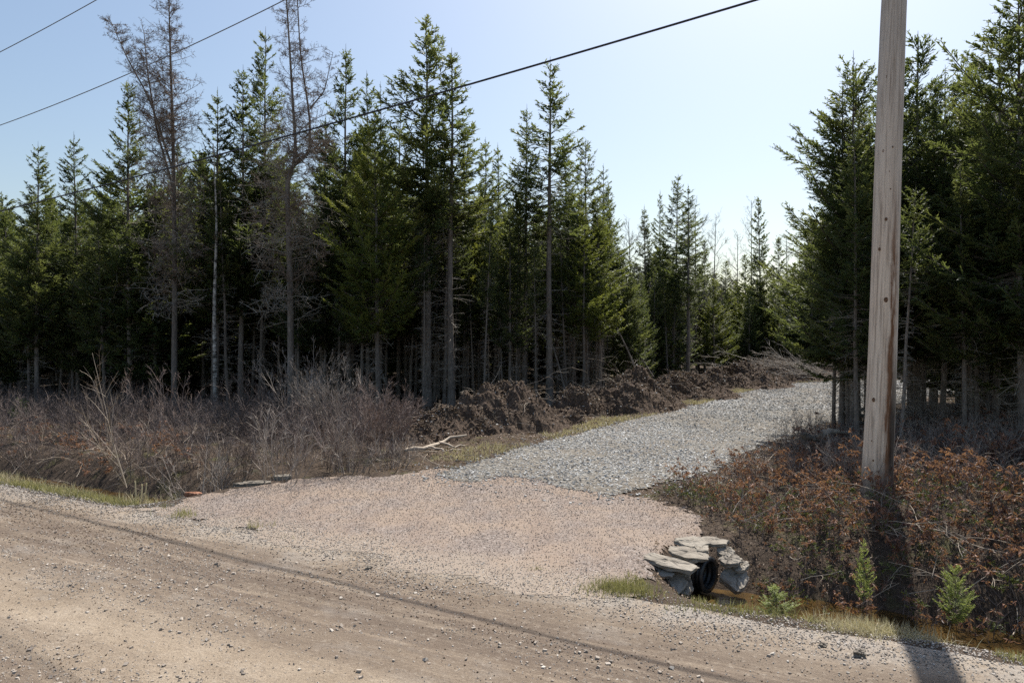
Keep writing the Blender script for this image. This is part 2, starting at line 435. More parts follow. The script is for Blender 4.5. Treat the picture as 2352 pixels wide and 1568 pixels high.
def seg_dist(P, poly, closed=True):
    P = np.asarray(P, float); best = np.full(len(P), 1e9)
    n = len(poly)
    for i in range(n if closed else n-1):
        a = poly[i]; b = poly[(i+1) % n]; ab = b-a
        t = np.clip(((P-a)@ab)/(ab@ab), 0, 1); d = np.linalg.norm(P-a-t[:, None]*ab, axis=1); best = np.minimum(best, d)
    return best
def inside(P, poly):
    P = np.asarray(P, float); r = np.zeros(len(P), bool); n = len(poly)
    for i in range(n):
        x1, y1 = poly[i]; x2, y2 = poly[(i+1) % n]
        c = ((y1 > P[:, 1]) != (y2 > P[:, 1]))
        with np.errstate(divide='ignore', invalid='ignore'):
            r ^= c & (P[:, 0] < (x2-x1)*(P[:, 1]-y1)/(y2-y1)+x1)
    return r
def sdf(P, poly): d = seg_dist(P, poly); return np.where(inside(P, poly), -d, d)
def H(x, y):
    x = np.asarray(x, float); y = np.asarray(y, float); sh = x.shape
    u, v = uv(x, y); u = u+.0
    P = np.stack([x.ravel(), y.ravel()], 1)
    near = (np.abs(P[:, 0]) < 60) & (P[:, 1] > 0) & (P[:, 1] < 60)
    ds = np.full(len(P), 30.); 
    if near.any(): ds[near] = np.minimum(sdf(P[near], LANE), sdf(P[near], APRON))
    ds = ds.reshape(sh)
    z = -.04*sst(5.9, 6.8, v)*sst(.1, .9, ds)
    wob = fbm(u*.35, v*0, 5)*.5
    vv_ = v+wob-7.4; dip = np.exp(-(vv_/np.where(vv_ < 0, .80, .62))**2)
    cross = 1-sst(-9.6, -8.9, u)*(1-sst(-2.1, -1.5, u))         # driveway crosses the ditch here
    bank = sst(8.0, 9.6, v)
    right = sst(-1.5, 1.0, u)
    z = z+bank*right*.42*(1-.3*sst(12, 20, v)) + bank*(1-right)*.02
    rough = sst(6.2, 8.5, v)
    off = sst(.1, .9, ds)
    z = z*np.where(v > 6.5, sst(-.1, .8, ds), 1)
    z = z-.58*dip*cross
    z = z-.020*np.exp(-((v-4.4+fbm(u*.2, v*0, 9)*.4)/.2)**2)-.015*np.exp(-((v-4.95+fbm(u*.2, v*0, 9)*.4)/.18)**2)
    z = z+rough*off*(fbm(x*.5, y*.5, 11)*.30+fbm(x*2.2, y*2.2, 12)*.16+fbm(x*7, y*7, 13, 3)*.06)
    z = z+.012*fbm(x*1.1, y*1.1, 3)*2*(1-off*rough) + .02*fbm(u*.2, v*1.6, 8)*(1-sst(4.6, 6, v))
    far = sst(60, 300, np.hypot(x, y)); z = z+far*fbm(x*.01, y*.01, 22)*3
    return z
def grid_axis(lo, a, b, hi, step, grow=1.18):
    mid = list(np.arange(a, b+1e-6, step)); s = step; x = b; up = []
    while x < hi: s *= grow; x += s; up.append(x)
    s = step; x = a; dn = []
    while x > lo: s *= grow; x -= s; dn.append(x)
    return np.array(dn[::-1]+mid+up)
def sheet(X, Y, Z, keep=None):
    ny, nx = X.shape; idx = np.arange(nx*ny).reshape(ny, nx)
    F = np.stack([idx[:-1, :-1], idx[:-1, 1:], idx[1:, 1:], idx[1:, :-1]], -1).reshape(-1, 4)
    V = np.stack([X, Y, Z], -1).reshape(-1, 3)
    if keep is not None:
        F = F[keep.ravel()]; used = np.unique(F); rm = np.full(len(V), -1); rm[used] = np.arange(len(used)); F = rm[F]; V = V[used]
    return V, F
gx = grid_axis(-1500, -14, 12, 1500, .11); gy = grid_axis(-1500, 3, 24, 2500, .11)
X, Y = np.meshgrid(gx, gy); g = Geo(); g.add(*sheet(X, Y, H(X, Y)-.004))
o = obj('ground', g.mesh('ground', [M['ground']], True)); tag(o, kind='structure')
# road strip
us = grid_axis(-900, -18, 7, 900, .09); vs = np.linspace(-3.6, 6.0, 100)
U, Vv = np.meshgrid(us, vs); edge = fbm(U*.9, U*0, 31)*.55*np.abs(Vv/6)**3; Vv = Vv+edge
Xr, Yr = xy(U, Vv)
g = Geo(); g.add(*sheet(Xr, Yr, H(Xr, Yr)+.004))
o = obj('road', g.mesh('road', [M['road']], True)); tag(o, kind='structure')
def region(name, poly, step, lift, mat, amp, fr, shrink=0.):
    lo = poly.min(0)-.6; hi = poly.max(0)+.6
    X, Y = np.meshgrid(np.arange(lo[0], hi[0], step), np.arange(lo[1], hi[1], step))
    cx = (X[:-1, :-1]+step/2).ravel(); cy = (Y[:-1, :-1]+step/2).ravel()
    s = sdf(np.stack([cx, cy], 1), poly)+fbm(cx*fr, cy*fr, 41)*amp
    g = Geo(); g.add(*sheet(X, Y, H(X, Y)+lift, s < -shrink+fbm(cx*5, cy*5, 44)*.16))
    o = obj(name, g.mesh(name, [mat], True)); tag(o, kind='structure')
region('driveway', APRON, .05, .007, M['apron'], .8, 2.2)
region('gravel_lane', LANE, .09, .014, M['lane'], .5, 1.4, .12)
# water in the ditch
def water(u0, u1):
    U, V_ = np.meshgrid(np.arange(u0, u1, .08), np.arange(6.5, 8.4, .06)); X, Y = xy(U, V_)
    Z = np.full(X.shape, -.46)
    hh = H(X, Y); k = (hh[:-1, :-1] < -.41)
    g.add(*sheet(X, Y, Z, k))
g = Geo(); water(-30, -9.3); water(-1.9, 10)
o = obj('ditch_water', g.mesh('ditch_water', [M['water']], True)); tag(o, kind='structure')

# ---------------------------------------------------------------- scattered stones
OCT = np.array([[1, 0, 0], [-1, 0, 0], [0, 1, 0], [0, -1, 0], [0, 0, 1], [0, 0, -1]], float)
OCF = np.array([[0, 2, 4], [2, 1, 4], [1, 3, 4], [3, 0, 4], [2, 0, 5], [1, 2, 5], [3, 1, 5], [0, 3, 5]])
CUB = np.array([[-1, -1, -1], [1, -1, -1], [1, 1, -1], [-1, 1, -1], [-1, -1, 1], [1, -1, 1], [1, 1, 1], [-1, 1, 1]], float)*.7
CUF = np.array([[0, 3, 2, 1], [4, 5, 6, 7], [0, 1, 5, 4], [1, 2, 6, 5], [2, 3, 7, 6], [3, 0, 4, 7]])
def rotmats(n, tilt):
    a = R.uniform(0, 2*math.pi, n); b = R.normal(0, tilt, n); c = R.normal(0, tilt, n)
    def rz(t): 
        m = np.zeros((n, 3, 3)); m[:, 0, 0] = np.cos(t); m[:, 0, 1] = -np.sin(t); m[:, 1, 0] = np.sin(t); m[:, 1, 1] = np.cos(t); m[:, 2, 2] = 1; return m
    def rx(t):
        m = np.zeros((n, 3, 3)); m[:, 1, 1] = np.cos(t); m[:, 1, 2] = -np.sin(t); m[:, 2, 1] = np.sin(t); m[:, 2, 2] = np.cos(t); m[:, 0, 0] = 1; return m
    return rx(b) @ rz(a) if tilt == 0 else np.einsum('nij,njk->nik', np.einsum('nij,njk->nik', rz(c*3), rx(b)), rz(a))
def stones(g, P, size, shape='cube', flat=.55, tilt=.3, tint=None, sink=.3):
    n = len(P)
    if n == 0: return
    T = CUB if shape == 'cube' else OCT; F = CUF if shape == 'cube' else OCF
    V = T[None]*(1+R.uniform(-.35, .35, (n, len(T), 3)))
    s = size[:, None]*np.stack([R.uniform(.8, 1.3, n), R.uniform(.55, 1, n), R.uniform(flat*.6, flat*1.3, n)], 1)
    V = V*s[:, None, :]
    V = np.einsum('nij,nkj->nki', rotmats(n, tilt), V)
    V = V+P[:, None, :]; V[:, :, 2] += (s[:, 2]*(1-2*sink))[:, None]*.7
    Fn = F[None]+(np.arange(n)*len(T))[:, None, None]
    g.add(V.reshape(-1, 3), Fn.reshape(-1, F.shape[1]), 0, np.repeat(R.uniform(0, 1, n) if tint is None else tint, len(T)))
def infront(x, y, m=1.2):                 # what the photograph can see, with a margin to the side
    return (y > 2.5) & (np.abs(x) < .75*y+m)
# road pebbles: dense in drifts running along the road
def road_pts(n, umin, umax, vmin, vmax):
    u = R.uniform(umin, umax, n); v = R.uniform(vmin, vmax, n); x, y = xy(u, v); k = infront(x, y)
    return u[k], v[k], x[k], y[k]
g = Geo()
u, v, x, y = road_pts(90000, -16, 5, -1, 5.9)
dr = fbm(u*.45, v*1.5, 51, 4); dens = .22+2.4*sst(.02, .14, dr)+.5*sst(5.3, 5.9, v)
k = R.uniform(0, 1, len(u)) < dens*np.clip(9/np.hypot(x, y), .35, 1); x, y, u, v = x[k], y[k], u[k], v[k]
sz = .0045+.011*R.beta(1.1, 5, len(x)); sz = np.maximum(sz, .0011*np.hypot(x, y))
P = np.stack([x, y, H(x, y)+.004], 1); stones(g, P, sz, 'oct', .75, .4)
u, v, x, y = road_pts(9000, -13, 4, 0, 6.1); k = R.uniform(0, 1, len(u)) < .15+1.8*sst(.02, .14, fbm(u*.45, v*1.5, 51, 4)); x, y = x[k], y[k]
sz = .009+.017*R.beta(1, 4, len(x)); P = np.stack([x, y, H(x, y)+.004], 1); stones(g, P, sz, 'cube', .7, .35)
o = obj('road_pebbles', g.mesh('road_pebbles', [M['pebbles']])); tag(o, 'loose tan and grey pebbles strewn over the dirt road', 'pebbles', kind='stuff')
# soil clods in the wheel tracks
g = Geo(); u, v, x, y = road_pts(60000, -16, 5, -1, 6)
tr = np.exp(-((v-4.95+fbm(u*.3, v*0, 61)*.6)/.55)**2)+1.0*np.exp(-((v-2.55)/.45)**2)+.04
k = R.uniform(0, 1, len(u)) < tr*(.25+1.4*sst(-.05, .15, fbm(u*.5, v*4, 62))); x, y = x[k], y[k]
sz = np.maximum(.004+.012*R.beta(1, 4, len(x)), .0011*y); P = np.stack([x, y, H(x, y)+.004], 1); stones(g, P, sz, 'oct', .7, .4)
o = obj('soil_crumbs', g.mesh('soil_crumbs', [M['clods']])); tag(o, 'dark soil crumbs thrown up along the wheel track of the dirt road', 'soil', kind='stuff')
# grey gravel verge
g = Geo(); u, v, x, y = road_pts(60000, -18, 6, 5.0, 7.0)
dens = np.exp(-((v-5.9+fbm(u*.8, v*0, 63)*.8)/.42)**2)*(.75+.5*(u > -1.5)); k = R.uniform(0, 1, len(u)) < dens; x, y = x[k], y[k]
sz = np.maximum(.004+.012*R.beta(1, 4, len(x)), .0009*y); P = np.stack([x, y, H(x, y)+.006], 1); stones(g, P, sz, 'cube', .6, .35)
o = obj('verge_gravel', g.mesh('verge_gravel', [M['vergestone']])); tag(o, 'pale grey chips along the edge of the dirt road', 'gravel', kind='stuff')
# pink gravel of the driveway
def region_pts(poly, n, amp, fr, margin=0.):
    lo = poly.min(0)-margin; hi = poly.max(0)+margin
    x = R.uniform(lo[0], hi[0], n); y = R.uniform(lo[1], hi[1], n)
    k = infront(x, y, 3); x = x[k]; y = y[k]
    s = sdf(np.stack([x, y], 1), poly)+fbm(x*fr, y*fr, 41)*amp; return x, y, s
g = Geo(); x, y, s = region_pts(APRON, 70000, .8, 2.2, .4)
k = R.uniform(0, 1, len(x)) < np.maximum(np.clip(.45-s*4, 0, 1), .25*np.exp(-np.maximum(s, 0)/.12))*.75; x, y = x[k], y[k]
sz = np.maximum(.004+.009*R.beta(1, 5, len(x)), .0007*y); P = np.stack([x, y, H(x, y)+.009], 1); stones(g, P, sz, 'oct', .75, .4)
o = obj('driveway_pebbles', g.mesh('driveway_pebbles', [M['pinkpebbles']])); tag(o, 'small pinkish pebbles packed over the driveway mouth', 'pebbles', kind='stuff')
# crushed stone of the lane
g = Geo(); x, y, s = region_pts(LANE, 850000, .5, 1.4, .5)
k = R.uniform(0, 1, len(x)) < np.maximum(np.clip(.35-s*3, 0, 1), .30*np.exp(-np.maximum(s, 0)/.30))*np.clip((15/y)**1.3, .12, 1)*(.42+.58*sst(-.10, .06, fbm(x*.8, y*.8, 72))); x, y, s = x[k], y[k], s[k]
sz = (.010+.028*R.beta(1.0, 3.2, len(x)))*np.clip(y/17, 1, 1.5); P = np.stack([x, y, H(x, y)+.014], 1)
stones(g, P, sz, 'cube', .42, .35, tint=np.clip(.5+fbm(x*.35, y*.35, 71)*1.1+R.normal(0, .24, len(x)), 0, 1))
o = obj('lane_gravel', g.mesh('lane_gravel', [M['chips']])); tag(o, 'coarse grey crushed stone covering the lane into the wood', 'gravel', kind='stuff')


# ---------------------------------------------------------------- earth mounds along the lane
MOUNDS = []
def mound(px, d, wid, hgt, label, seed, stretch=1.5):
    x = atd(px, d); n, k = 150, 60
    th = np.linspace(0, 2*math.pi, n, endpoint=False); rr = np.linspace(0, 1, k)
    T, Q = np.meshgrid(th, rr)
    rx = wid/2*(1+.0*T); ang = math.radians(38)
    outl = 1+.38*fbm(np.cos(T)*1.9+seed, np.sin(T)*1.9, seed)*2
    lx = np.cos(T)*Q*rx*1.6*outl; ly = np.sin(T)*Q*rx*1.0*outl
    wx = x+lx*math.cos(ang)-ly*math.sin(ang); wy = d+lx*math.sin(ang)+ly*math.cos(ang)
    prof = (1-Q**1.6)**1.15
    z = hgt*.88*prof*(1.0+2.0*fbm(wx*.9, wy*.9, seed+3)) + (fbm(wx*2.2, wy*2.2, seed+5, 4)*.30*hgt + fbm(wx*7, wy*7, seed+6, 4)*.24)*np.minimum(1, (1-Q)*5)
    base = H(wx, wy); zz = base-.12*Q**3*1.0+np.maximum(z, -.02)
    cz = float(H(np.array([x]), np.array([d]))[0])
    V = np.stack([wx-x, wy-d, zz-cz], -1).reshape(-1, 3)
    idx = np.arange(n*k).reshape(k, n); a = idx[:-1]; b = idx[1:]
    F = np.stack([a, b, np.roll(b, -1, 1), np.roll(a, -1, 1)], -1).reshape(-1, 4)
    g = Geo(); g.add(V, F); o = obj('earth_mound', g.mesh('earth_mound', [M['mound']], False), loc=(x, d, cz))
    tag(o, label, 'earth mound', 'heaps of dug earth beside the gravel lane')
    MOUNDS.append((x, d, cz, V, wid, hgt))
mound(1010, 16.6, 2.5, .62, 'low dark earth heap beside the grey willow, nearest the road', 101)
mound(1165, 18.6, 3.3, 1.12, 'broad tall dark earth heap behind the pale forked branch', 102)
mound(1335, 21.8, 1.9, .95, 'small narrow earth heap between two bigger heaps, a thin trunk before it', 103)
mound(1440, 23.6, 3.7, 1.15, 'biggest reddish brown earth heap halfway along the lane', 104)
mound(1560, 28.5, 4.4, .85, 'long brown earth heap behind the biggest reddish heap', 105)
mound(1680, 35, 5.4, .95, 'low root covered earth heap near the bend of the lane', 106)
mound(1800, 42, 7.0, 1.1, 'farthest earth heap beneath the brush pile at the bend', 107)

g = Geo(); g2 = Geo(); g3 = Geo()
for (mx, my, mz, V, wd, hg) in MOUNDS:
    vis = V[V[:, 2] > .03]
    for cnt_, gg, s0, s1, md in ((int(900*wd), g, .012, .05, 0), (int(110*wd), g2, .012, .04, 0), (int(650*wd), g3, .03, .07, 1)):
        P = vis[R.randint(0, len(vis), cnt_)]+np.array([mx, my, mz])+R.normal(0, .02, (cnt_, 3))*[1, 1, .3]
        if md: 
            D = R.normal(0, 1, (cnt_, 3)); D[:, 2] *= .25; blades(gg, P+[0, 0, .008], D, R.uniform(s0, s1, cnt_)*max(1, my/20), R.uniform(.01, .03, cnt_)*max(1, my/20), R.normal(0, .6, (cnt_, 3))+[0, -.3, 1.], 0, R.uniform(0, 1, cnt_)**1.4, fold=.6)
        else: stones(gg, P, s0+(s1-s0)*R.beta(1, 3, cnt_)*max(1, my/20), 'cube', .7, .6)
o = obj('earth_clods', g.mesh('earth_clods', [M['clods']])); tag(o, 'crumbly dark clods covering the earth heaps', 'soil', kind='stuff')
o = obj('heap_stones', g2.mesh('heap_stones', [M['chips']])); tag(o, 'small pale stones in the earth heaps', 'stones', kind='stuff')
o = obj('heap_litter', g3.mesh('heap_litter', [M['litter']])); tag(o, 'brown root fibres and dead leaves on the earth heaps', 'leaf litter', kind='stuff')

# ---------------------------------------------------------------- growing things
def polyl(base, d, L, k, wander, trop, rs):
    """one random polyline with tropism (vertical pull)"""
    p = [np.array(base, float)]; d = np.array(d, float); d /= np.linalg.norm(d)+1e-9
    for i in range(k-1):
        p.append(p[-1]+d*L/(k-1)); d = d+rs.normal(0, wander, 3)+np.array([0, 0, trop]); d /= np.linalg.norm(d)+1e-9
    return np.array(p), d
RMIN = [.003]
def grow(base, d, L, r, lev, spec, rs, out, k=5):
    """recursive branching; spec[lev] = (count, len ratio, angle, wander, tropism)"""
    n, ratio, ang, wan, trop = spec[lev]
    P, _ = polyl(base, d, L, k, wan, trop, rs)
    out.setdefault(lev, []).append((P, np.linspace(r, r*.35, k)))
    if lev+1 >= len(spec): return
    cnt = max(1, int(round(n*rs.uniform(.7, 1.3))))
    for i in range(cnt):
        s = rs.uniform(.18, .98); j = min(int(s*(k-1)), k-2); f = s*(k-1)-j
        b = P[j]*(1-f)+P[j+1]*f; t = P[j+1]-P[j]; t /= np.linalg.norm(t)+1e-9
        q = rs.normal(size=3); q -= q@t*t; q /= np.linalg.norm(q)+1e-9
        a = math.radians(ang*rs.uniform(.7, 1.25)); nd = t*math.cos(a)+q*math.sin(a)
        grow(b, nd, L*ratio*(1-.45*s)*rs.uniform(.6, 1.2), max(r*.6, RMIN[0]), lev+1, spec, rs, out, k)
def emit(g, out, mats=(0, 0, 0, 0), sides=(5, 4, 3, 3), rib=9, tint=None, rs=None):
    for lev, items in out.items():
        P = np.array([a for a, b in items]); W = np.array([b for a, b in items])
        t = np.clip(R.normal(.5, .22, len(P)), 0, 1) if tint is None else np.clip(R.normal(tint, .2, len(P)), 0, 1)
        if lev >= rib: ribbons(g, P, W, mats[min(lev, 3)], t)
        else: tubes(g, P, W, sides[min(lev, 3)], mats[min(lev, 3)], t)

def spruce_mesh(Ht, cb, Rad, seed, needle='needle', dens=1.0, slope=1.0, blade=.12, bw=.040, trunk_r=None, low_up=-6, top_up=48, dead=60, shag=1.0, rag=1.25):
    rs = np.random.RandomState(seed)
    # trunk
    gt = Geo(); k = 12; tz = np.linspace(-.15, Ht, k); tr = (trunk_r or .0078*Ht+.012)
    wob = np.cumsum(rs.normal(0, .012*Ht/10, (k, 2)), 0); wob -= wob[0]
    tp = np.column_stack([wob, tz]); rad = tr*(1-tz/Ht*.97)**.85; rad[0] = tr*1.25; rad[-1] = .006
    tubes(gt, tp[None], rad[None], 9, 0)
    def tpt(z): return np.column_stack([np.interp(z, tz, tp[:, 0]), np.interp(z, tz, tp[:, 1]), z])
    gc = Geo()
    # branches
    z = []; c = cb*Ht
    while c < Ht-.25:
        t = (c-cb*Ht)/(Ht-cb*Ht); m = int(rs.uniform(5, 7.8)*dens*(1-.25*t)+.5); z += list(c+rs.uniform(-1, 1, m)*(.09-.065*t)); c += (.17+.12*t)*rs.uniform(.85, 1.2)
    z = np.array(z); n = len(z); t = (z-cb*Ht)/(Ht-cb*Ht)
    side = rs.uniform(0, 2*math.pi); az = rs.uniform(0, 2*math.pi, n)
    lump = 1+rag*(.20*np.sin(az*2+side+z*1.7)+.14*np.sin(az*3-z*3.1+seed))
    L = Rad*((1-t)**slope)*np.minimum(1, .5+2.6*t)*lump*rs.uniform(.65, 1.12, n)*1.3+.10+.08*rs.uniform(0, 1, n)
    el = np.radians(low_up+(top_up-low_up)*t**1.2+rs.normal(0, 7, n))
    base = tpt(z); dh = np.stack([np.cos(az), np.sin(az), np.zeros(n)], 1); up = np.array([0, 0, 1.])
    K = 6; s = np.linspace(0, 1, K)
    sag = (.16*(1-t)-.05)[:, None]; tip = (.22*(1-t)+.10)[:, None]
    bend = rs.normal(0, .10, n)[:, None]*s[None]**2; dp = np.stack([-np.sin(az), np.cos(az), np.zeros(n)], 1)
    BP = base[:, None]+(L[:, None]*(s*1.0)[None])[..., None]*(dh*np.cos(el)[:, None])[:, None] \
        + ((L[:, None]*(s[None]*np.sin(el)[:, None]-sag*np.sin(s[None]*math.pi)*.8+tip*s[None]**2.5))[..., None])*up + (L[:, None]*bend)[..., None]*dp[:, None]
    tubes(gc, BP, (.004+.010*L)[:, None]*np.linspace(1, .3, K)[None], 3, 1, np.clip(rs.normal(.45, .2, n), 0, 1))
    # side twigs
    nt_ = np.maximum(4, (L/.05*shag).astype(int)); bi = np.repeat(np.arange(n), nt_)
    s0 = np.where(L > .5, .22, .05)[bi]; ss = s0+(1-s0)*rs.uniform(0, 1, len(bi))
    f = ss*(K-1); j = np.minimum(f.astype(int), K-2); f = f-j
    B = BP[bi, j]*(1-f)[:, None]+BP[bi, j+1]*f[:, None]; T = unit(BP[bi, j+1]-BP[bi, j])
    sg = np.where(rs.uniform(0, 1, len(bi)) < .5, -1, 1)[:, None]; S = unit(np.cross(T, up))*sg
    D = unit(T*.72+S*.70+up*rs.normal(0, .16, len(bi))[:, None]+rs.normal(0, .12, (len(bi), 3)))
    TL = (.09+.42*L[bi]*(1-ss)*rs.uniform(.5, 1.15, len(bi)))
    TL = np.minimum(TL, .5)
    # every twig is a needled spine with shorter twiglets leaning forward on both sides
    def spray(B, D, TL, tint):
        N = unit(np.array([0, 0, 1.])+rs.normal(0, .45, (len(B), 3)))
        D = unit(D-np.array([0, 0, .12])*TL[:, None]/.4)
        blades(gc, B, D, TL*1.08, bw*rs.uniform(.85, 1.15, len(B)), N, 0, tint, mid=.55, fold=.5)
        m = np.maximum(1, (TL/(blade*.50)).astype(int)); q = np.repeat(np.arange(len(B)), m)
        a = rs.uniform(.05, .95, len(q)); b = B[q]+D[q]*(TL[q]*a)[:, None]
        sd = unit(np.cross(D[q], N[q]))*np.where(rs.uniform(0, 1, len(q)) < .5, -1, 1)[:, None]
        d = unit(D[q]*.8+sd*.6+rs.normal(0, .16, (len(q), 3)))
        ln = blade*rs.uniform(.7, 1.3, len(q))*(1.15-a*.5)
        blades(gc, b, d, ln, bw*.8*rs.uniform(.8, 1.2, len(q)), unit(N[q]+rs.normal(0, .35, (len(q), 3))), 0, np.clip(tint[q]+rs.normal(0, .10, len(q)), 0, 1))
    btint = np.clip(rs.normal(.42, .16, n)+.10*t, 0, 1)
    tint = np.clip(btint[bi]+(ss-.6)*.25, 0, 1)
    spray(B, D, TL, tint)
    # tips of the branches
    for q_ in range(2, K-1): spray(BP[:, q_-1], unit(BP[:, q_]-BP[:, q_-1]), np.linalg.norm(BP[:, q_]-BP[:, q_-1], axis=1)*1.15, btint)
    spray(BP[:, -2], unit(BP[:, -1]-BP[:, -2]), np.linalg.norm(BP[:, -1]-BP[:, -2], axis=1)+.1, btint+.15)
    # leader
    lb = tpt(np.linspace(Ht-.75, Ht-.05, 26)); ang = rs.uniform(0, 6.3, 26)
    blades(gc, lb, np.stack([np.cos(ang)*.5, np.sin(ang)*.5, np.full(26, .8)], 1), np.full(26, blade*.8), np.full(26, bw*.7), rs.normal(0, 1, (26, 3)), 0, np.full(26, .4))
    tubes(gc, np.array([[tp[-1]-[0, 0, .02], tp[-1]+[0, 0, .16*rs.uniform(.3, 1.3)]]]), np.array([[.008, .004]]), 3, 1)
    gd = None
    if dead:
        gd = Geo(); out = {}
        for i in range(dead):
            zz = rs.uniform(.6, cb*Ht+.15*Ht); a = rs.uniform(0, 6.3); b0 = tpt(np.array([zz]))[0]
            l = rs.uniform(.25, 1.05)*min(1.1, Rad*.8)*(.5+.5*zz/(cb*Ht+.1))
            grow(b0, (math.cos(a), math.sin(a), rs.uniform(-.3, .15)), l, .007, 0, [(5, .5, 50, .12, -.04), (0, 0, 0, .1, -.02)], rs, out, 4)
        emit(gd, out, rib=1)
    ms = [gt.mesh('trunk', [M['bark']], True), gc.mesh('crown', [M[needle], M['twig']])]
    if gd: ms.append(gd.mesh('dead_branches', [M['dead']]))
    return ms, Ht
PART_NAMES = ('trunk', 'crown', 'dead_branches')

def plant(proto, name, x, y, height, label, cat, group=None, rz=None, wide=1.0, lean=(0, 0), z=None, noparts=False):
    ms, Hp = proto; s = height/Hp
    if z is None: z = float(H(np.array([x]), np.array([y]))[0])
    e = empty(name, (x, y, z), rz if rz is not None else R.uniform(0, 6.3), (s*wide, s*wide, s), lean[0], lean[1])
    for m in ms:
        if m is None: continue
        obj(m.name.split('.')[0], m, e)
    return tag(e, label, cat, group)

SP = {}
SP['a'] = spruce_mesh(11.0, .26, 1.6, 1, dens=1.0, slope=1.0)
SP['b'] = spruce_mesh(11.0, .30, 1.35, 2, dens=1.0, slope=.95)
SP['c'] = spruce_mesh(11.0, .40, 1.25, 3, dens=.85, slope=.9, dead=90)
SP['d'] = spruce_mesh(11.0, .22, 1.75, 4, dens=1.05, slope=.95)
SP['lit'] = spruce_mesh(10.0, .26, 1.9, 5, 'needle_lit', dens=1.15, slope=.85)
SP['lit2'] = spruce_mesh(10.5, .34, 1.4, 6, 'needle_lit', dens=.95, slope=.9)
SP['slim'] = spruce_mesh(11.0, .36, .95, 7, dens=.85, slope=.95, dead=90)
SP['mid'] = spruce_mesh(11.0, .44, 1.35, 14, dens=.95, slope=.9, dead=110)
SP['spire'] = spruce_mesh(11.0, .50, 1.0, 15, dens=.8, slope=.95, dead=120)
SP['dense'] = spruce_mesh(10.0, .10, 1.7, 13, dens=.9, slope=.7, dead=20, blade=.16, bw=.07, shag=.8)
SP['big1'] = spruce_mesh(9.0, .21, 2.0, 8, dens=.92, slope=.85, blade=.10, bw=.034, shag=1.25, dead=70, rag=1.7)
SP['big2'] = spruce_mesh(9.0, .22, 1.7, 9, dens=.88, slope=.8, blade=.10, bw=.034, shag=1.25, dead=70, rag=1.8)
SP['far'] = spruce_mesh(12.0, .22, 1.4, 10, dens=.75, slope=.8, blade=.18, bw=.075, shag=.7, dead=30)
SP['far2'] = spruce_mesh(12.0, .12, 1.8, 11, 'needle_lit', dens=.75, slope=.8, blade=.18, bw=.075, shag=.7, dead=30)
SP['thin'] = spruce_mesh(10.0, .55, .9, 12, dens=.7, slope=.6, dead=150)

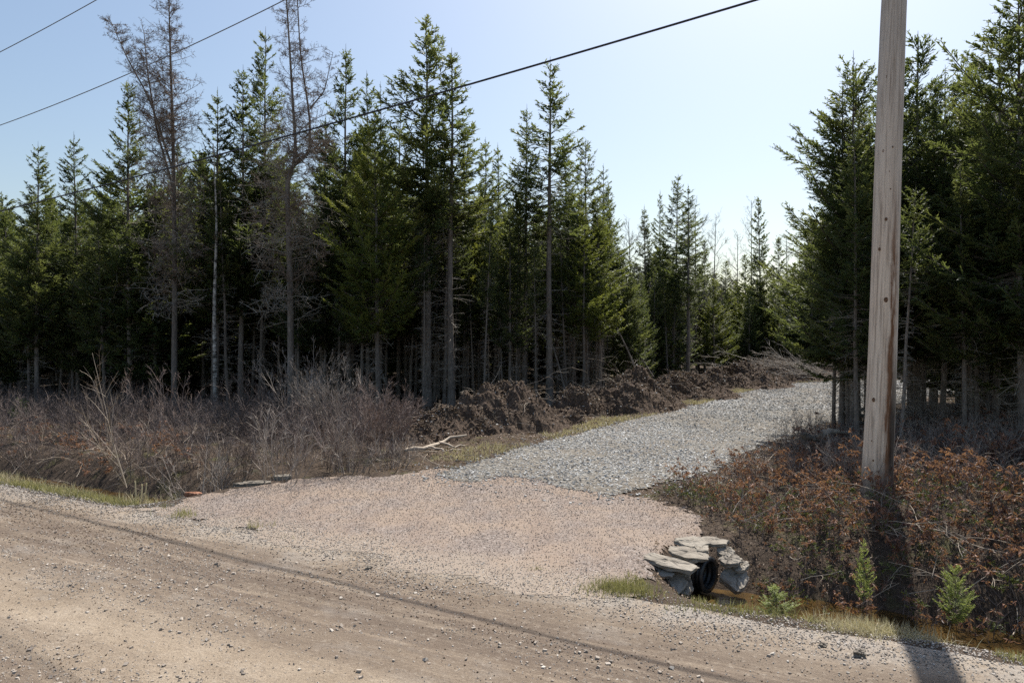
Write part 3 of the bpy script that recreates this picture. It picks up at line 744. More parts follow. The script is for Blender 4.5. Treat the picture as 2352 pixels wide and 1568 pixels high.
LW = 'spruces of the wood left of the gravel lane'; RW = 'spruces of the wood right of the gravel lane'; FW = 'far trees at the bend of the lane'
def tree_px(kind, px, d, topy, label, group, wide=1, name='spruce_tree', cat='spruce tree', basepx=None, lean=None):
    bx = atd(basepx if basepx else px, d); hz = zat(topy, d)
    z = float(H(np.array([bx]), np.array([d]))[0]); hgt = hz-z
    lx = (atd(px, d)-bx)/hgt
    return plant(SP[kind], name, bx, d, hgt, label, cat, group, wide=wide, lean=(R.normal(0, .012), math.atan(lx)+R.normal(0, .006)), rz=0 if lean is None and basepx else None)
HERO = [
 ('d', 85, 27, 332, 1.0, 'broad blue green spruce, leftmost full tree against the sky'),
 ('b', 182, 29, 312, 1.0, 'narrow spruce second from the left, beside the broad leftmost one'),
 ('a', 298, 26, 186, .95, 'tall shaggy spruce with brown cones just left of the bare larch'),
 ('a', 402, 27.5, 330, .9, 'spruce whose green crown stands behind the bare larch trunk'),
 ('b', 495, 26, 205, 1.0, 'spruce with pointed top right of the bare larch'),
 ('a', 553, 26.5, 168, 1.0, 'spruce between the pointed one and the tall one before the crooked larch'),
 ('d', 603, 28, 84, .85, 'tallest spruce just left of the crooked larch'),
 ('b', 735, 27, 270, 1.0, 'spruce right behind the crooked larch, its top below the cable'),
 ('a', 803, 26, 116, .95, 'tall open topped spruce right of the crooked larch'),
 ('slim', 845, 28, 172, .95, 'slim dark spire between the open topped spruce and the pale green one'),
 ('slim', 876, 30, 195, .8, 'thin spire rising behind the pale green spruce'),
 ('lit', 870, 22.5, 262, .92, 'broad pale yellow green spruce in front of the dark wood'),
 ('slim', 915, 29, 240, 1.0, 'short spire right behind the pale green spruce'),
 ('mid', 983, 24.2, 48, 1.15, 'tallest spruce of the wood, dense dark crown on a straight grey trunk'),
 ('spire', 1037, 23.6, 122, 1.25, 'open limbed spruce close right of the tallest one, double grey trunk'),
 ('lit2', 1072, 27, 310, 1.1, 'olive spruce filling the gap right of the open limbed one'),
 ('slim', 1112, 30, 322, 1.1, 'short spire left of the wide gap in the skyline'),
 ('slim', 1147, 31, 332, 1.0, 'short thin spire in the gap of the skyline'),
 ('spire', 1203, 25.5, 248, 1.0, 'spruce with one long left limb, beside the tall slender spire'),
 ('spire', 1262, 25.2, 150, 1.25, 'tall slender spire whose tip touches the black cable'),
 ('slim', 1309, 29, 330, 1.0, 'small spire just right of the tall slender one'),
 ('mid', 1347, 28, 324, 1.0, 'bushy topped spruce right of the small spire'),
 ('slim', 1385, 31, 380, 1.0, 'thin spire over the yellowish spruce'),
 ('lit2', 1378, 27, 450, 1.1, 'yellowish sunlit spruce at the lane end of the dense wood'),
 ('b', 1413, 32, 418, 1.0, 'last dark spruce of the dense wood before the bright gap'),
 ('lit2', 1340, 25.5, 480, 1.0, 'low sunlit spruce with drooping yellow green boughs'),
 ('b', 1486, 42, 475, 1.0, 'spruce standing alone past the bright gap'),
 ('slim', 1517, 44, 440, .75, 'very thin dark pole like spruce past the gap'),
 ('mid', 1546, 43, 404, 1.0, 'tallest spruce of the group past the gap'),
 ('slim', 1580, 39, 430, 1.25, 'spruce with long bare trunk on the mound past the gap'),
 ('b', 1618, 50, 545, 1.0, 'shorter spruce next to the bare grey birches'),
]
for k, px, d, ty, wd, lab in HERO:
    tree_px(k, px, d, ty, lab, LW, wd)
HERO_F = [('far', 1750, 52, 452, .8, 'ragged dead topped spruce standing highest at the bend'),
 ('far2', 1712, 56, 585, 1.0, 'low spruce left of the ragged dead topped one'), ('far', 1790, 55, 545, 1.0, 'spruce right of the ragged dead topped one'),
 ('far2', 1662, 58, 600, 1.1, 'sunlit low spruce by the bare trees far off'), ('far2', 1835, 52, 600, 1.1, 'sunlit spruce partly behind the right hand wood'),
 ('far2', 1640, 46, 640, 1.2, 'pale green spruce boughs above the lane mound')]
for k, px, d, ty, wd, lab in HERO_F: tree_px(k, px, d, ty, lab, FW, wd)
HERO_R = [('big1', 1962, 15.6, 128, .95, 'left most spruce of the right hand wood, boughs reaching over the lane'),
 ('mid', 1915, 16.8, 400, .9, 'shorter spruce at the lane edge of the right hand wood'),
 ('big2', 2108, 16.5, 88, 1.05, 'spruce rising directly behind the utility pole'),
 ('big1', 2165, 15.0, 165, .9, 'dense spruce just right of the utility pole'),
 ('big2', 2225, 16.5, 135, .9, 'spruce between the pole and the tall one at the photo edge'),
 ('big1', 2285, 14.2, 42, .9, 'tall spruce second from the right border of the view'),
 ('big2', 2352, 12.6, -60, .95, 'tallest spruce at the right border, pale lower boughs'),
 ('big1', 2040, 17.5, 150, .9, 'spruce half hidden by the upper part of the pole'),
 ('big2', 2440, 12.0, -90, 1.0, 'spruce beyond the right border, only boughs in view')]
for k, px, d, ty, wd, lab in HERO_R: tree_px(k, px, d, ty, lab, RW, wd)

# bare-trunk poles at the lane edge of the right wood
for i, (px, by, rr) in enumerate([(1932, 1000, .07), (1950, 995, .06), (1972, 985, .07), (1990, 990, .075), (1999, 975, .05), (1942, 985, .05)]):
    p = at(px, by, .1); tp_kind = SP['thin']
    plant(tp_kind, 'spruce_tree', p[0], p[1], R.uniform(7.0, 8.2), ['thin bare trunk nearest the lane, left of the pole', 'thin bare trunk second from the lane', 'bare trunk midway between lane and pole', 'bare trunk touching the left side of the pole', 'thinnest trunk half behind the pole', 'bare trunk set back between two others at the lane'][i], 'spruce tree', RW, wide=.95)

# ---- interior of the woods: thin spruces, height kept under the skyline
SKY = np.array([(-400, 420), (0, 430), (85, 450), (180, 440), (300, 360), (400, 370), (500, 320), (600, 290), (700, 380), (800, 290), (900, 320), (1000, 340), (1100, 420), (1200, 430), (1300, 420), (1400, 500), (1450, 620), (1500, 560), (1600, 600), (1700, 640), (1800, 620), (1850, 560), (1900, 400), (2000, 240), (2352, 190), (2800, 180)], float)
def cap_h(x, y, z=0):
    px = 1176+x/y*PX; ys = np.interp(px, SKY[:, 0], SKY[:, 1]); return zat(ys, y)
FRONT_PX = np.array([(-300, 27), (0, 27), (300, 25), (560, 24.5), (800, 23.5), (1000, 23.5), (1180, 24.2), (1300, 26), (1420, 29), (1520, 37), (1600, 44), (1700, 50), (1900, 52)], float)
def left_front(x, y): return np.interp(1176+x/y*PX, FRONT_PX[:, 0], FRONT_PX[:, 1])
def lane_sd(x, y): return float(sdf(np.array([[x, y]]), LANE)[0])
pts = []
def scatter(n, cond, rmin, xr, yr, lim):
    c = 0
    for i in range(n):
        x = R.uniform(*xr); y = R.uniform(*yr)
        if not cond(x, y): continue
        rr = rmin(y)
        if any((x-a)**2+(y-b)**2 < rr*rr for a, b, *_ in pts): continue
        pts.append((x, y)); c += 1
        yield x, y
        if c >= lim: return
INNER = []
condL = lambda x, y: abs(x) < .78*y+2 and y > left_front(x, y)+.3 and (1176+x/y*PX) < 1660 and lane_sd(x, y) > 2.4 and y < 46
INT_L = ['slim', 'c', 'b', 'thin', 'a', 'lit2', 'b', 'c']
for x, y in scatter(9000, condL, lambda y: 1.05+max(0, (y-28))*.10, (-34, 22), (23, 44), 135):
    k = INT_L[R.randint(len(INT_L))] if (y < 29.5 and 1176+x/y*PX > 430) else ['dense', 'd', 'dense', 'a'][R.randint(4)]; h = min(cap_h(x, y), 12.5)*R.uniform(.72, 1.0)
    INNER.append((x, y, k, 'L', None)); INNER[-1] = INNER[-1][:4]+(plant(SP[k], 'spruce_tree', x, y, max(h, 4), 'x', 'spruce tree', LW, wide=R.uniform(.8, 1.1), lean=(R.normal(0, .02), R.normal(0, .02))),)
condM = lambda x, y: y > left_front(x, y)-.6 and 940 < (1176+x/y*PX) < 1600 and lane_sd(x, y) > 2.0 and y < left_front(x, y)+6
pts_keep = pts[:]; pts.clear()
for x, y in scatter(3000, condM, lambda y: .55, (-6, 14), (22, 46), 58):
    k = ['thin', 'spire', 'thin'][R.randint(3)]; h = min(cap_h(x, y), 11)*R.uniform(.6, .95)
    INNER.append((x, y, k, 'L', plant(SP[k], 'spruce_tree', x, y, h, 'x', 'spruce tree', LW, wide=R.uniform(.6, .85), lean=(R.normal(0, .03), R.normal(0, .03)))))
pts[:] = pts_keep
for x, y in scatter(900, lambda x, y: 1440 < (1176+x/y*PX) < 1880 and lane_sd(x, y) > 3, lambda y: 1.6, (10, 30), (47, 60), 26):
    INNER.append((x, y, 'dense', 'L', plant(SP['far2' if R.uniform() < .2 else ('far' if R.uniform() < .4 else 'dense')], 'spruce_tree', x, y, cap_h(x, y)*R.uniform(.7, 1.0), 'x', 'spruce tree', FW, wide=1.1)))
def right_ok(x, y):
    px = 1176+x/y*PX
    if px < 1930 or px > 2520 or y < 12.6: return False
    return lane_sd(x, y) > 1.4 and y < 30
condR = lambda x, y: right_ok(x, y)
for x, y in scatter(6000, condR, lambda y: 1.0+max(0, y-16)*.05, (7, 26), (12, 30), 62):
    k = ['thin', 'big2', 'c', 'thin', 'b', 'thin'][R.randint(6)] if y < 18 else ['dense', 'big2', 'dense'][R.randint(3)]; h = min(cap_h(x, y), 11)*R.uniform(.7, .98)
    INNER.append((x, y, k, 'R', plant(SP[k], 'spruce_tree', x, y, h, 'x', 'spruce tree', RW, wide=R.uniform(.8, 1.05), lean=(R.normal(0, .02), R.normal(0, .02)))))
MARKS = {'L': [(20, 'the left border of the photo'), (85, 'the broad leftmost spruce'), (182, 'the narrow spruce second from left'), (298, 'the tall shaggy spruce'), (395, 'the tall bare larch'), (495, 'the white birch'), (553, 'the spruce right of the birch'), (603, 'the spruce left of the crooked larch'), (668, 'the crooked larch'), (735, 'the spruce right of the crooked larch'), (803, 'the open topped spruce'), (870, 'the pale yellow green spruce'), (930, 'the gap left of the tallest spruce'), (983, 'the tallest spruce'), (1037, 'the double grey trunk'), (1090, 'the nearest earth heap'), (1147, 'the broad dark earth heap'), (1203, 'the long limbed spruce'), (1262, 'the tall slender spire'), (1310, 'the narrow earth heap'), (1347, 'the bushy topped spruce'), (1400, 'the yellowish sunlit spruce'), (1450, 'the biggest earth heap'), (1517, 'the group past the bright gap'), (1580, 'the long trunked spruce on the mound'), (1640, 'the far bare trees'), (1700, 'the small far bare tree'), (1750, 'the ragged dead topped spruce'), (1820, 'the brush pile')],
 'R': [(1945, 'the thin trunks at the lane'), (2000, 'the trunk touching the pole'), (2040, 'the utility pole'), (2108, 'the spruce behind the pole'), (2165, 'the dense spruce right of the pole'), (2225, 'the middle right hand spruce'), (2285, 'the second tall spruce from the right'), (2352, 'the tall spruce at the right border')]}
ADJ = {'d': 'broad low branched', 'slim': 'slender dark', 'c': 'sparse limbed', 'b': 'narrow dark', 'thin': 'thin bare stemmed', 'a': 'full crowned', 'lit2': 'olive green', 'dense': 'bushy low branched', 'spire': 'high crowned', 'big2': 'dense dark'}
grp = {}
for x_, y_, k_, sd_, e_ in INNER:
    px_ = 1176+x_/y_*PX; mk = min(MARKS[sd_], key=lambda m: abs(m[0]-px_)); grp.setdefault(mk, []).append((y_, px_, k_, e_))
ORD = ['first', 'second', 'third', 'fourth', 'fifth', 'sixth', 'seventh', 'eighth', 'ninth', 'tenth', 'eleventh', 'twelfth', 'thirteenth', 'fourteenth', 'fifteenth', 'sixteenth', 'seventeenth', 'eighteenth', 'nineteenth', 'twentieth']
for mk, L_ in grp.items():
    for side_ in (-1, 1):
        sub = sorted([q for q in L_ if (q[1] < mk[0]) == (side_ < 0)], key=lambda q: q[0])
        for i_, q in enumerate(sub): q[3]['label'] = '%s spruce, %s deep %s of %s' % (ADJ[q[2]], (ORD+['twenty first', 'twenty second', 'twenty third', 'twenty fourth', 'twenty fifth'])[min(i_, 24)], 'left' if side_ < 0 else 'right', mk[1])
# far masses as one object
gf = Geo(); tmp = []
def geo_of(me):
    V = np.empty(len(me.vertices)*3, np.float32); me.vertices.foreach_get('co', V)
    nl = len(me.loops); LI = np.empty(nl, np.int32); me.loops.foreach_get('vertex_index', LI)
    pc = len(me.polygons); mi = np.empty(pc, np.int32); me.polygons.foreach_get('material_index', mi)
    st = np.empty(pc, np.int32); tt = np.empty(pc, np.int32); me.polygons.foreach_get('loop_start', st); me.polygons.foreach_get('loop_total', tt)
    T = np.empty(len(me.vertices), np.float32); me.attributes['tint'].data.foreach_get('value', T)
    assert (tt == 4).all(); return V.reshape(-1, 3), LI.reshape(-1, 4), mi, T
protoF = []
for s_, nd in ((21, 0), (22, 1), (23, 0)):
    (mt, mc, md), hh = spruce_mesh(12, .04, 2.1, s_, 'needle', dens=.5, slope=.75, blade=.32, bw=.14, shag=.34, dead=6)
    protoF.append((geo_of(mt), geo_of(mc), geo_of(md), hh))
cnt = 0
for i in range(7000):
    y = 41+59*R.uniform(0, 1)**1.6; x = R.uniform(-.85, .85)*y; px = 1176+x/y*PX
    if px < 1450 and y < 42: continue
    if lane_sd(x, y) < 3: continue
    if 1560 < px < 1950 and y < 58: continue
    if px > 1950 and y < 44: continue
    hmax = min(cap_h(x, y), 15)*R.uniform(.75, .98)
    if any((x-a)**2+(y-b)**2 < 4.2 for a, b in tmp): continue
    tmp.append((x, y)); cnt += 1
    pf = protoF[R.randint(3)]; s = hmax/pf[3]; a = R.uniform(0, 6.3); A = np.array([[math.cos(a), -math.sin(a), 0], [math.sin(a), math.cos(a), 0], [0, 0, 1]])*s
    dt = R.normal(0, .12)
    for q, (V, F, mi, T) in enumerate(pf[:3]):
        gf.add(V @ A.T+np.array([x, y, 0]), F, [np.full(len(mi), 2), mi, np.full(len(mi), 3)][q], np.clip(T+dt, 0, 1))
    if cnt > 380: break
o = obj('distant_forest', gf.mesh('distant_forest', [M['needle'], M['twig'], M['bark'], M['dead']])); tag(o, 'dark mass of spruces deep in the wood and beyond the bend', 'forest', kind='stuff')

# ---- larches and other bare trees
def bare_tree(name, base, tips, r0, spec, seed, label, cat, group=None, twigmat='larch', barkmat='bark', nb=60, bl=(.6, 2.4), zlow=.25, up=.35, sides=9, ang=65, deadlow=0):
    """tips: list of trunk polylines (absolute xyz); limbs all along them"""
    rs = np.random.RandomState(seed); gt = Geo(); gc = Geo(); out = {}
    b0 = np.array(base)
    for P, ra, rb in tips:
        P = np.array(P, float)-b0
        tt = np.linspace(0, 1, len(P)); t2 = np.linspace(0, 1, 18); PP = np.stack([np.interp(t2, tt, P[:, i]) for i in range(3)], 1)
        PP[1:-1] = (PP[:-2]+PP[1:-1]*2+PP[2:])/4
        tubes(gt, PP[None], np.linspace(ra, rb, 18)[None], sides, 0)
        zt = PP[-1, 2]; n = int(nb*np.linalg.norm(P[-1]-P[0])/10)
        for i in range(n):
            s = rs.uniform(0, 1)**.85; p = np.array([np.interp(s, t2, PP[:, q]) for q in range(3)])
            if p[2] < zlow*zt: continue
            a = rs.uniform(0, 6.3); hfrac = p[2]/zt
            l = rs.uniform(*bl)*(1.08-hfrac)**.6; d = (math.cos(a), math.sin(a), math.tan(math.radians(90-ang))*rs.uniform(.3, 1.2))
            grow(p, d, l, .004+.008*l, 0, spec, rs, out, 6)
    emit(gc, out, rib=1)
    e = empty(name, base); obj('trunk', gt.mesh('trunk', [M[barkmat]], True), e); obj('crown', gc.mesh('crown', [M[twigmat]]), e)
    if deadlow:
        gd = Geo(); out = {}
        P = np.array(tips[0][0])-b0
        for i in range(deadlow):
            z = rs.uniform(.20, .62)*P[-1, 2]; p = np.array([np.interp(z, P[:, 2], P[:, q]) for q in range(3)])
            a = rs.uniform(0, 6.3)
            grow(p, (math.cos(a), math.sin(a), rs.uniform(-.35, .35)), rs.uniform(.7, 1.9), .012, 0, [(8, .5, 55, .16, -.03), (5, .45, 50, .2, .02), (0, 0, 0, .2, 0)], rs, out, 6)
        emit(gd, out, rib=1); obj('dead_branches', gd.mesh('dead_branches', [M['dead']]), e)
    return tag(e, label, cat, group)
def P3(px, py, d): return (atd(px, d), d, zat(py, d))
LSPEC = [(13, .40, 55, .10, .06), (9, .42, 55, .14, .05), (0, 0, 0, .16, .04)]
D1 = 25.0
bare_tree('larch_tree', P3(400, 936, D1), [([P3(400, 936, D1), P3(402, 600, D1), P3(398, 330, D1), P3(392, 150, D1), P3(386, -70, D1)], .11, .012),
    ([P3(400, 440, D1), P3(360, 300, D1), P3(338, 160, D1), P3(330, 70, D1)], .05, .008), ([P3(400, 400, D1), P3(345, 230, D1-.5), P3(290, 130, D1-.8), P3(255, 50, D1-1)], .045, .008)],
    .14, LSPEC, 31, 'tall bare larch with many fine twigs, left of all the skyline trees but three', 'larch', 'bare larches above the left wood', nb=190, bl=(.8, 2.3), ang=62, deadlow=110)
D2 = 23.2
bare_tree('larch_tree', P3(668, 948, D2), [([P3(668, 948, D2), P3(668, 700, D2), P3(662, 500, D2), P3(658, 410, D2), P3(682, 370, D2), P3(674, 260, D2), P3(664, 90, D2), P3(652, -90, D2)], .12, .016),
    ([P3(676, 380, D2), P3(712, 350, D2+.3), P3(712, 270, D2+.4), P3(690, 130, D2+.4), P3(680, -60, D2+.5)], .06, .014), ([P3(712, 250, D2+.4), P3(745, 210, D2+.3), P3(765, 120, D2)], .03, .007)],
    .15, LSPEC, 32, 'tall bare larch with a crooked kinked trunk splitting into two tops', 'larch', 'bare larches above the left wood', nb=140, bl=(.5, 2.0), ang=62, deadlow=130)
B3 = 24.4
bare_tree('birch_tree', P3(495, 940, B3), [([P3(495, 940, B3), P3(492, 700, B3), P3(498, 520, B3), P3(490, 330, B3)], .085, .012)], .08, [(7, .45, 45, .1, .04), (4, .5, 45, .14, .02), (0, 0, 0, .1, 0)], 33,
    'birch with speckled white bark among the dark trunks', 'birch', nb=26, bl=(.6, 1.4), zlow=.5, barkmat='birch')
for i, (px, d, ty, lab) in enumerate([(1600, 47, 470, 'bare pale tree with upswept twigs just right of the tallest spruce past the gap'), (1640, 49, 500, 'bare straight snag like tree near the bright gap'), (1730, 60, 460, 'bare broad crowned tree behind the ragged spruce'), (1690, 62, 540, 'small bare tree left of the ragged spruce'), (1448, 40, 510, 'bare thin tree standing in the bright gap'), (1805, 60, 540, 'bare tree showing between the ragged spruce and the right wood')]):
    bare_tree('bare_tree', P3(px, 784+CH/d*PX, d), [([P3(px, 784+CH/d*PX, d), P3(px+R.uniform(-4, 4), 700, d), P3(px+R.uniform(-5, 5), ty, d)], .09, .015)], .1,
        [(8, .5, 38, .08, .10), (6, .5, 36, .1, .08), (0, 0, 0, .1, .05)], 40+i, lab, 'bare tree', FW, twigmat='dead', nb=46, bl=(1.2, 3.6), zlow=.35, ang=42)
# understorey: thin leaning dead stems near the lane
for i, (px, py, d, tx, ty, lab) in enumerate([(1470, 872, 26.5, 1412, 742, 'dead pole leaning left over the earth heap'), (1300, 905, 25, 1262, 770, 'dead stem leaning left among upright trunks'), (1500, 865, 30, 1455, 800, 'short dead pole leaning against the wood edge'), (1322, 880, 27, 1290, 640, 'long dead stem leaning between trunks')]):
    bare_tree('dead_stem', P3(px, py, d), [([P3(px, py, d), P3((px+tx)/2+2, (py+ty)/2, d+.1), P3(tx, ty, d+.3)], .045, .02)], .05, [(3, .5, 50, .1, 0), (0, 0, 0, .1, 0)], 60+i, lab, 'dead stem', 'leaning dead stems by the lane', twigmat='dead', nb=40, bl=(.2, .7), zlow=.1)

# ---------------------------------------------------------------- shrubs
def shrub_geo(seed, n, h, spread, spec, r=.006, leaf=None, leafn=0, leafsz=.035, tint=.5, stemmat=0, leafmat=1, droop=.6, rib=1, k=4):
    rs = np.random.RandomState(seed); out = {}; g = Geo()
    for i in range(n):
        a = rs.uniform(0, 6.3); q = rs.uniform(0, 1)**.6*spread; lean = rs.uniform(.05, .75)
        b = (math.cos(a)*q*.45, math.sin(a)*q*.45, -.05)
        grow(b, (math.cos(a)*lean, math.sin(a)*lean, 1), h*rs.uniform(.55, 1.1), r*rs.uniform(.6, 1.2), 0, spec, rs, out, k)
    emit(g, out, mats=(stemmat,)*4, rib=rib, tint=tint)
    if leafn:
        L = max(out); items = out[L]+(out[L-1] if L > 0 else []); nc = max(leafn//6, 1)
        idx = rs.randint(0, len(items), nc); T0 = np.array([items[i][0][-1-(rs.uniform() < .25)] for i in idx])
        B = np.repeat(T0, 6, 0)+rs.normal(0, .008, (nc*6, 3)); D = rs.normal(0, .6, (nc*6, 3)); D[:, 2] = D[:, 2]*.5-droop
        sz_ = leafsz*rs.uniform(.6, 1.3, nc*6); blades(g, B, D, sz_, sz_*.36, rs.normal(0, 1, (nc*6, 3)), leafmat, np.clip(np.repeat(rs.uniform(0, 1, nc), 6)+rs.normal(0, .15, nc*6), 0, 1), fold=.5)
    return g
SH = {}
S2 = [(7, .5, 32, .10, .05), (5, .5, 34, .12, .03), (0, 0, 0, .12, .02)]
for i in range(4): SH['p%d' % i] = shrub_geo(200+i, 14, 1.15, .8, S2, .006)
for i in range(5): SH['o%d' % i] = shrub_geo(220+i, 13, .55, .6, [(4, .5, 34, .12, .03), (0, 0, 0, .14, 0)], .0035, True, [90, 240, 330, 60, 200][i], .058)
for i in range(2): SH['g%d' % i] = shrub_geo(240+i, 16, .38, .6, [(5, .5, 42, .14, .0), (0, 0, 0, .14, 0)], .003, True, 300, .045, droop=0)
def thicket(name, items, mats, label, cat):
    g = Geo()
    for gi, x, y, s, dt in items:
        z = float(H(np.array([x]), np.array([y]))[0]); a = R.uniform(0, 6.3)
        A = np.eye(4); A[:3, :3] = np.array([[math.cos(a), -math.sin(a), 0], [math.sin(a), math.cos(a), 0], [0, 0, R.uniform(.8, 1.15)]])*s; A[:3, 3] = (x, y, z)
        g.merge(gi, A, dt)
    o = obj(name, g.mesh(name, mats)); return tag(o, label, cat, kind='stuff')
def spots(n, cond, xr, yr, rmin):
    P = []
    for i in range(n*30):
        x = R.uniform(*xr); y = R.uniform(*yr)
        if not cond(x, y) or any((x-a)**2+(y-b)**2 < rmin*rmin for a, b in P): continue
        P.append((x, y))
        if len(P) >= n: break
    return P
def left_bank(x, y, vmin=7.75, px_max=925):
    u_, v_ = uv(x, y); px = 1176+x/y*PX
    return v_ > vmin and px < px_max and px > -250 and y < left_front(x, y)+.5 and min(lane_sd(x, y), float(sdf(np.array([[x, y]]), APRON)[0])) > .55
P = spots(230, lambda x, y: left_bank(x, y) and (uv(x, y)[1] < 10.5 or fbm(x*.5, y*.5, 97) > -.10), (-26, 0), (9, 27), .52)
thicket('undergrowth', [(SH['p%d' % R.randint(4)], x, y, R.uniform(.5, 1.12)*(.95 if uv(x, y)[1] < 8.6 else 1)*(.62 if y > 17.5 else 1), float(fbm(np.array([x*.4]), np.array([y*.4]), 98)[0])*1.3+R.normal(0, .08)) for x, y in P], [M['shrub'], M['rustleaf']], 'leafless purple brown brush filling the strip between ditch and left wood', 'undergrowth')
P = spots(26, lambda x, y: left_bank(x, y, 7.9) and uv(x, y)[1] < 10 and 1176+x/y*PX < 420, (-20, -3), (9, 18), .5)
thicket('leafy_undergrowth', [(SH['o%d' % R.randint(5)], x, y, R.uniform(.8, 1.1), .1) for x, y in P], [M['shrub'], M['rustleaf']], 'low brown leaved bushes at the edge of the left ditch', 'undergrowth')
def right_bank(x, y, vmin=7.75):
    u_, v_ = uv(x, y); px = 1176+x/y*PX
    return v_ > vmin and px > 1535 and px < 2600 and y < 17 and min(lane_sd(x, y), float(sdf(np.array([[x, y]]), APRON)[0])) > .35 and not (u_ < -1.0 and v_ < 8.5)
P = spots(330, lambda x, y: right_bank(x, y) and (y < 12 or R.uniform() < .4) and fbm(x*.9, y*.9, 95) > -.12, (1.5, 14), (6, 16), .24)
thicket('rusty_undergrowth', [(SH['o%d' % R.randint(5)], x, y, R.uniform(.45, 1.2)*(.8 if lane_sd(x, y) < .8 else 1), R.normal(0, .12)) for x, y in P], [M['shrub'], M['rustleaf']], 'knee high brush with withered orange leaves on the right bank', 'undergrowth')
P = spots(120, lambda x, y: right_bank(x, y, 7.6) and uv(x, y)[1] < 11, (1.5, 12), (6, 14), .35)
thicket('green_undergrowth', [(SH['g%d' % R.randint(2)], x, y, R.uniform(.6, .9), R.normal(0, .1)) for x, y in P], [M['shrub'], M['greenleaf']], 'dull green evergreen ground plants under the rusty brush', 'undergrowth')
P = spots(60, lambda x, y: right_bank(x, y, 9.5) and y > 9, (4, 17), (9, 17), .5)
thicket('bare_undergrowth', [(SH['p%d' % R.randint(4)], x, y, R.uniform(.4, .65), .1) for x, y in P], [M['greyshrub'], M['rustleaf']], 'dark bare brush beneath the right hand wood', 'undergrowth')
# single shrubs that stand out
W2 = [(9, .48, 28, .09, .08), (6, .5, 30, .1, .06), (3, .5, 30, .1, .04), (0, 0, 0, .1, .03)]
for i, (px, py, h, lab, n, mt) in enumerate([(760, 1010, 1.9, 'tall rounded grey willow shrub before the dark trunks', 26, 'willow'), (865, 1040, 1.4, 'pinkish grey shrub at the right end of the brush, beside the earth heap', 34, 'rosetwig'), (690, 985, 1.9, 'grey willow shrub left of the tall rounded one', 14, 'willow'),
        (640, 1105, 1.2, 'fan shaped grey shrub above the driveway edge', 16, 'willow'), (470, 1105, 1.25, 'grey leaning shrub over the ditch end', 16, 'willow'), (900, 1075, .8, 'low pale bush at the corner of driveway and brush', 16, 'willow'), (800, 1085, 1.0, 'low dense shrub between the driveway edge and the willow', 18, 'willow'), (370, 1000, 1.5, 'reddish brown shrub rising above the brush', 18, 'rosetwig')]):
    p = at(px, py); s = shrub_geo(300+i, n, h, .9 if h > 1 else .7, W2 if i < 3 else S2, .008, tint=.6)
    z = float(H(np.array([p[0]]), np.array([p[1]]))[0]); o = obj('bare_shrub', s.mesh('bare_shrub', [M[mt]]), loc=(p[0], p[1], z)); tag(o, lab, 'shrub', 'bare shrubs between ditch and left wood')
p = at(293, 1105); s = shrub_geo(320, 3, 2.1, .1, [(8, .5, 34, .05, .03), (4, .5, 34, .08, .03), (0, 0, 0, .1, 0)], .0075, tint=.35, k=6)
o = obj('bare_sapling', s.mesh('bare_sapling', [M['stick']]), loc=(p[0], p[1], -.05)); tag(o, 'pale bare sapling sticking out of the brush at the left', 'sapling')

# young spruces
SP['young'] = spruce_mesh(3.4, .04, .52, 51, 'needle_young', dens=.8, slope=.8, blade=.10, bw=.050, trunk_r=.03, low_up=10, dead=0, shag=1.0)
SP['young2'] = spruce_mesh(3.4, .03, 1.15, 52, 'needle_young', dens=.9, slope=.7, blade=.10, bw=.050, trunk_r=.03, low_up=5, dead=0, shag=1.0)
def young(kind, px, py, topy, z, wide, lab):
    x, y, _ = at(px, py, z); hh = zat(topy, y)-z
    plant(SP[kind], 'spruce_seedling', x, y, hh, lab, 'seedling', 'small bright spruces in the ditch', wide=wide, z=z)
young('young', 1984, 1380, 1235, -.25, .7, 'slim bright green spruce seedling left of the pole shadow')
young('young2', 1780, 1410, 1345, -.15, 1.6, 'low bushy yellow green spruce seedling beside the water')
young('young2', 2195, 1430, 1300, -.3, .85, 'wide pale spruce seedling right of the pole shadow')
young('young2', 45, 965, 915, 0, 1.3, 'small yellow green spruce in the brush at the left border')

# ---------------------------------------------------------------- grass, straw, litter
def grass(name, x, y, h, mats, label, cat, lift=.004, wd=.004, lean=.5):
    n = len(x); g = Geo(); z = H(x, y)-.01
    a = R.uniform(0, 6.3, n); ln = np.abs(R.normal(0, lean, n))
    d = np.stack([np.cos(a)*ln, np.sin(a)*ln, np.ones(n)], 1); d = unit(d)
    p0 = np.stack([x, y, z], 1); p1 = p0+d*(h*.55)[:, None]; d2 = d.copy(); d2[:, 2] -= .5*ln+.1; p2 = p1+unit(d2)*(h*.5)[:, None]
    W = np.stack([np.full(n, wd), np.full(n, wd*.75), np.full(n, wd*.15)], 1)*np.clip(y/9, .7, 2)[:, None]
    ribbons(g, np.stack([p0, p1, p2], 1), W, 0, R.uniform(0, 1, n))
    o = obj(name, g.mesh(name, mats)); return tag(o, label, cat, kind='stuff')
def strip(n, u0, u1, v0, v1, seed, thr=0.0, fr=1.3):
    u = R.uniform(u0, u1, n); v = v0+(v1-v0)*R.beta(2, 2, n); x, y = xy(u, v)
    k = infront(x, y) & (fbm(u*fr, v*fr*1.5, seed) > thr); return x[k], y[k]
x, y = strip(26000, -22, -9.2, 5.95, 7.0, 81, -.02, 2); x2, y2 = strip(1500, -9, -5.5, 5.8, 6.2, 82, .14, 3)
grass('verge_grass', np.r_[x, x2], np.r_[y, y2], R.uniform(.04, .14, len(x)+len(x2)), [M['grass']], 'pale green grass between road and left ditch', 'grass')
x, y = strip(9000, -22, -9.2, 6.0, 7.4, 83, .0); grass('verge_straw', x, y, R.uniform(.08, .25, len(x)), [M['straw']], 'dry straw coloured stalks by the left ditch', 'dry grass')
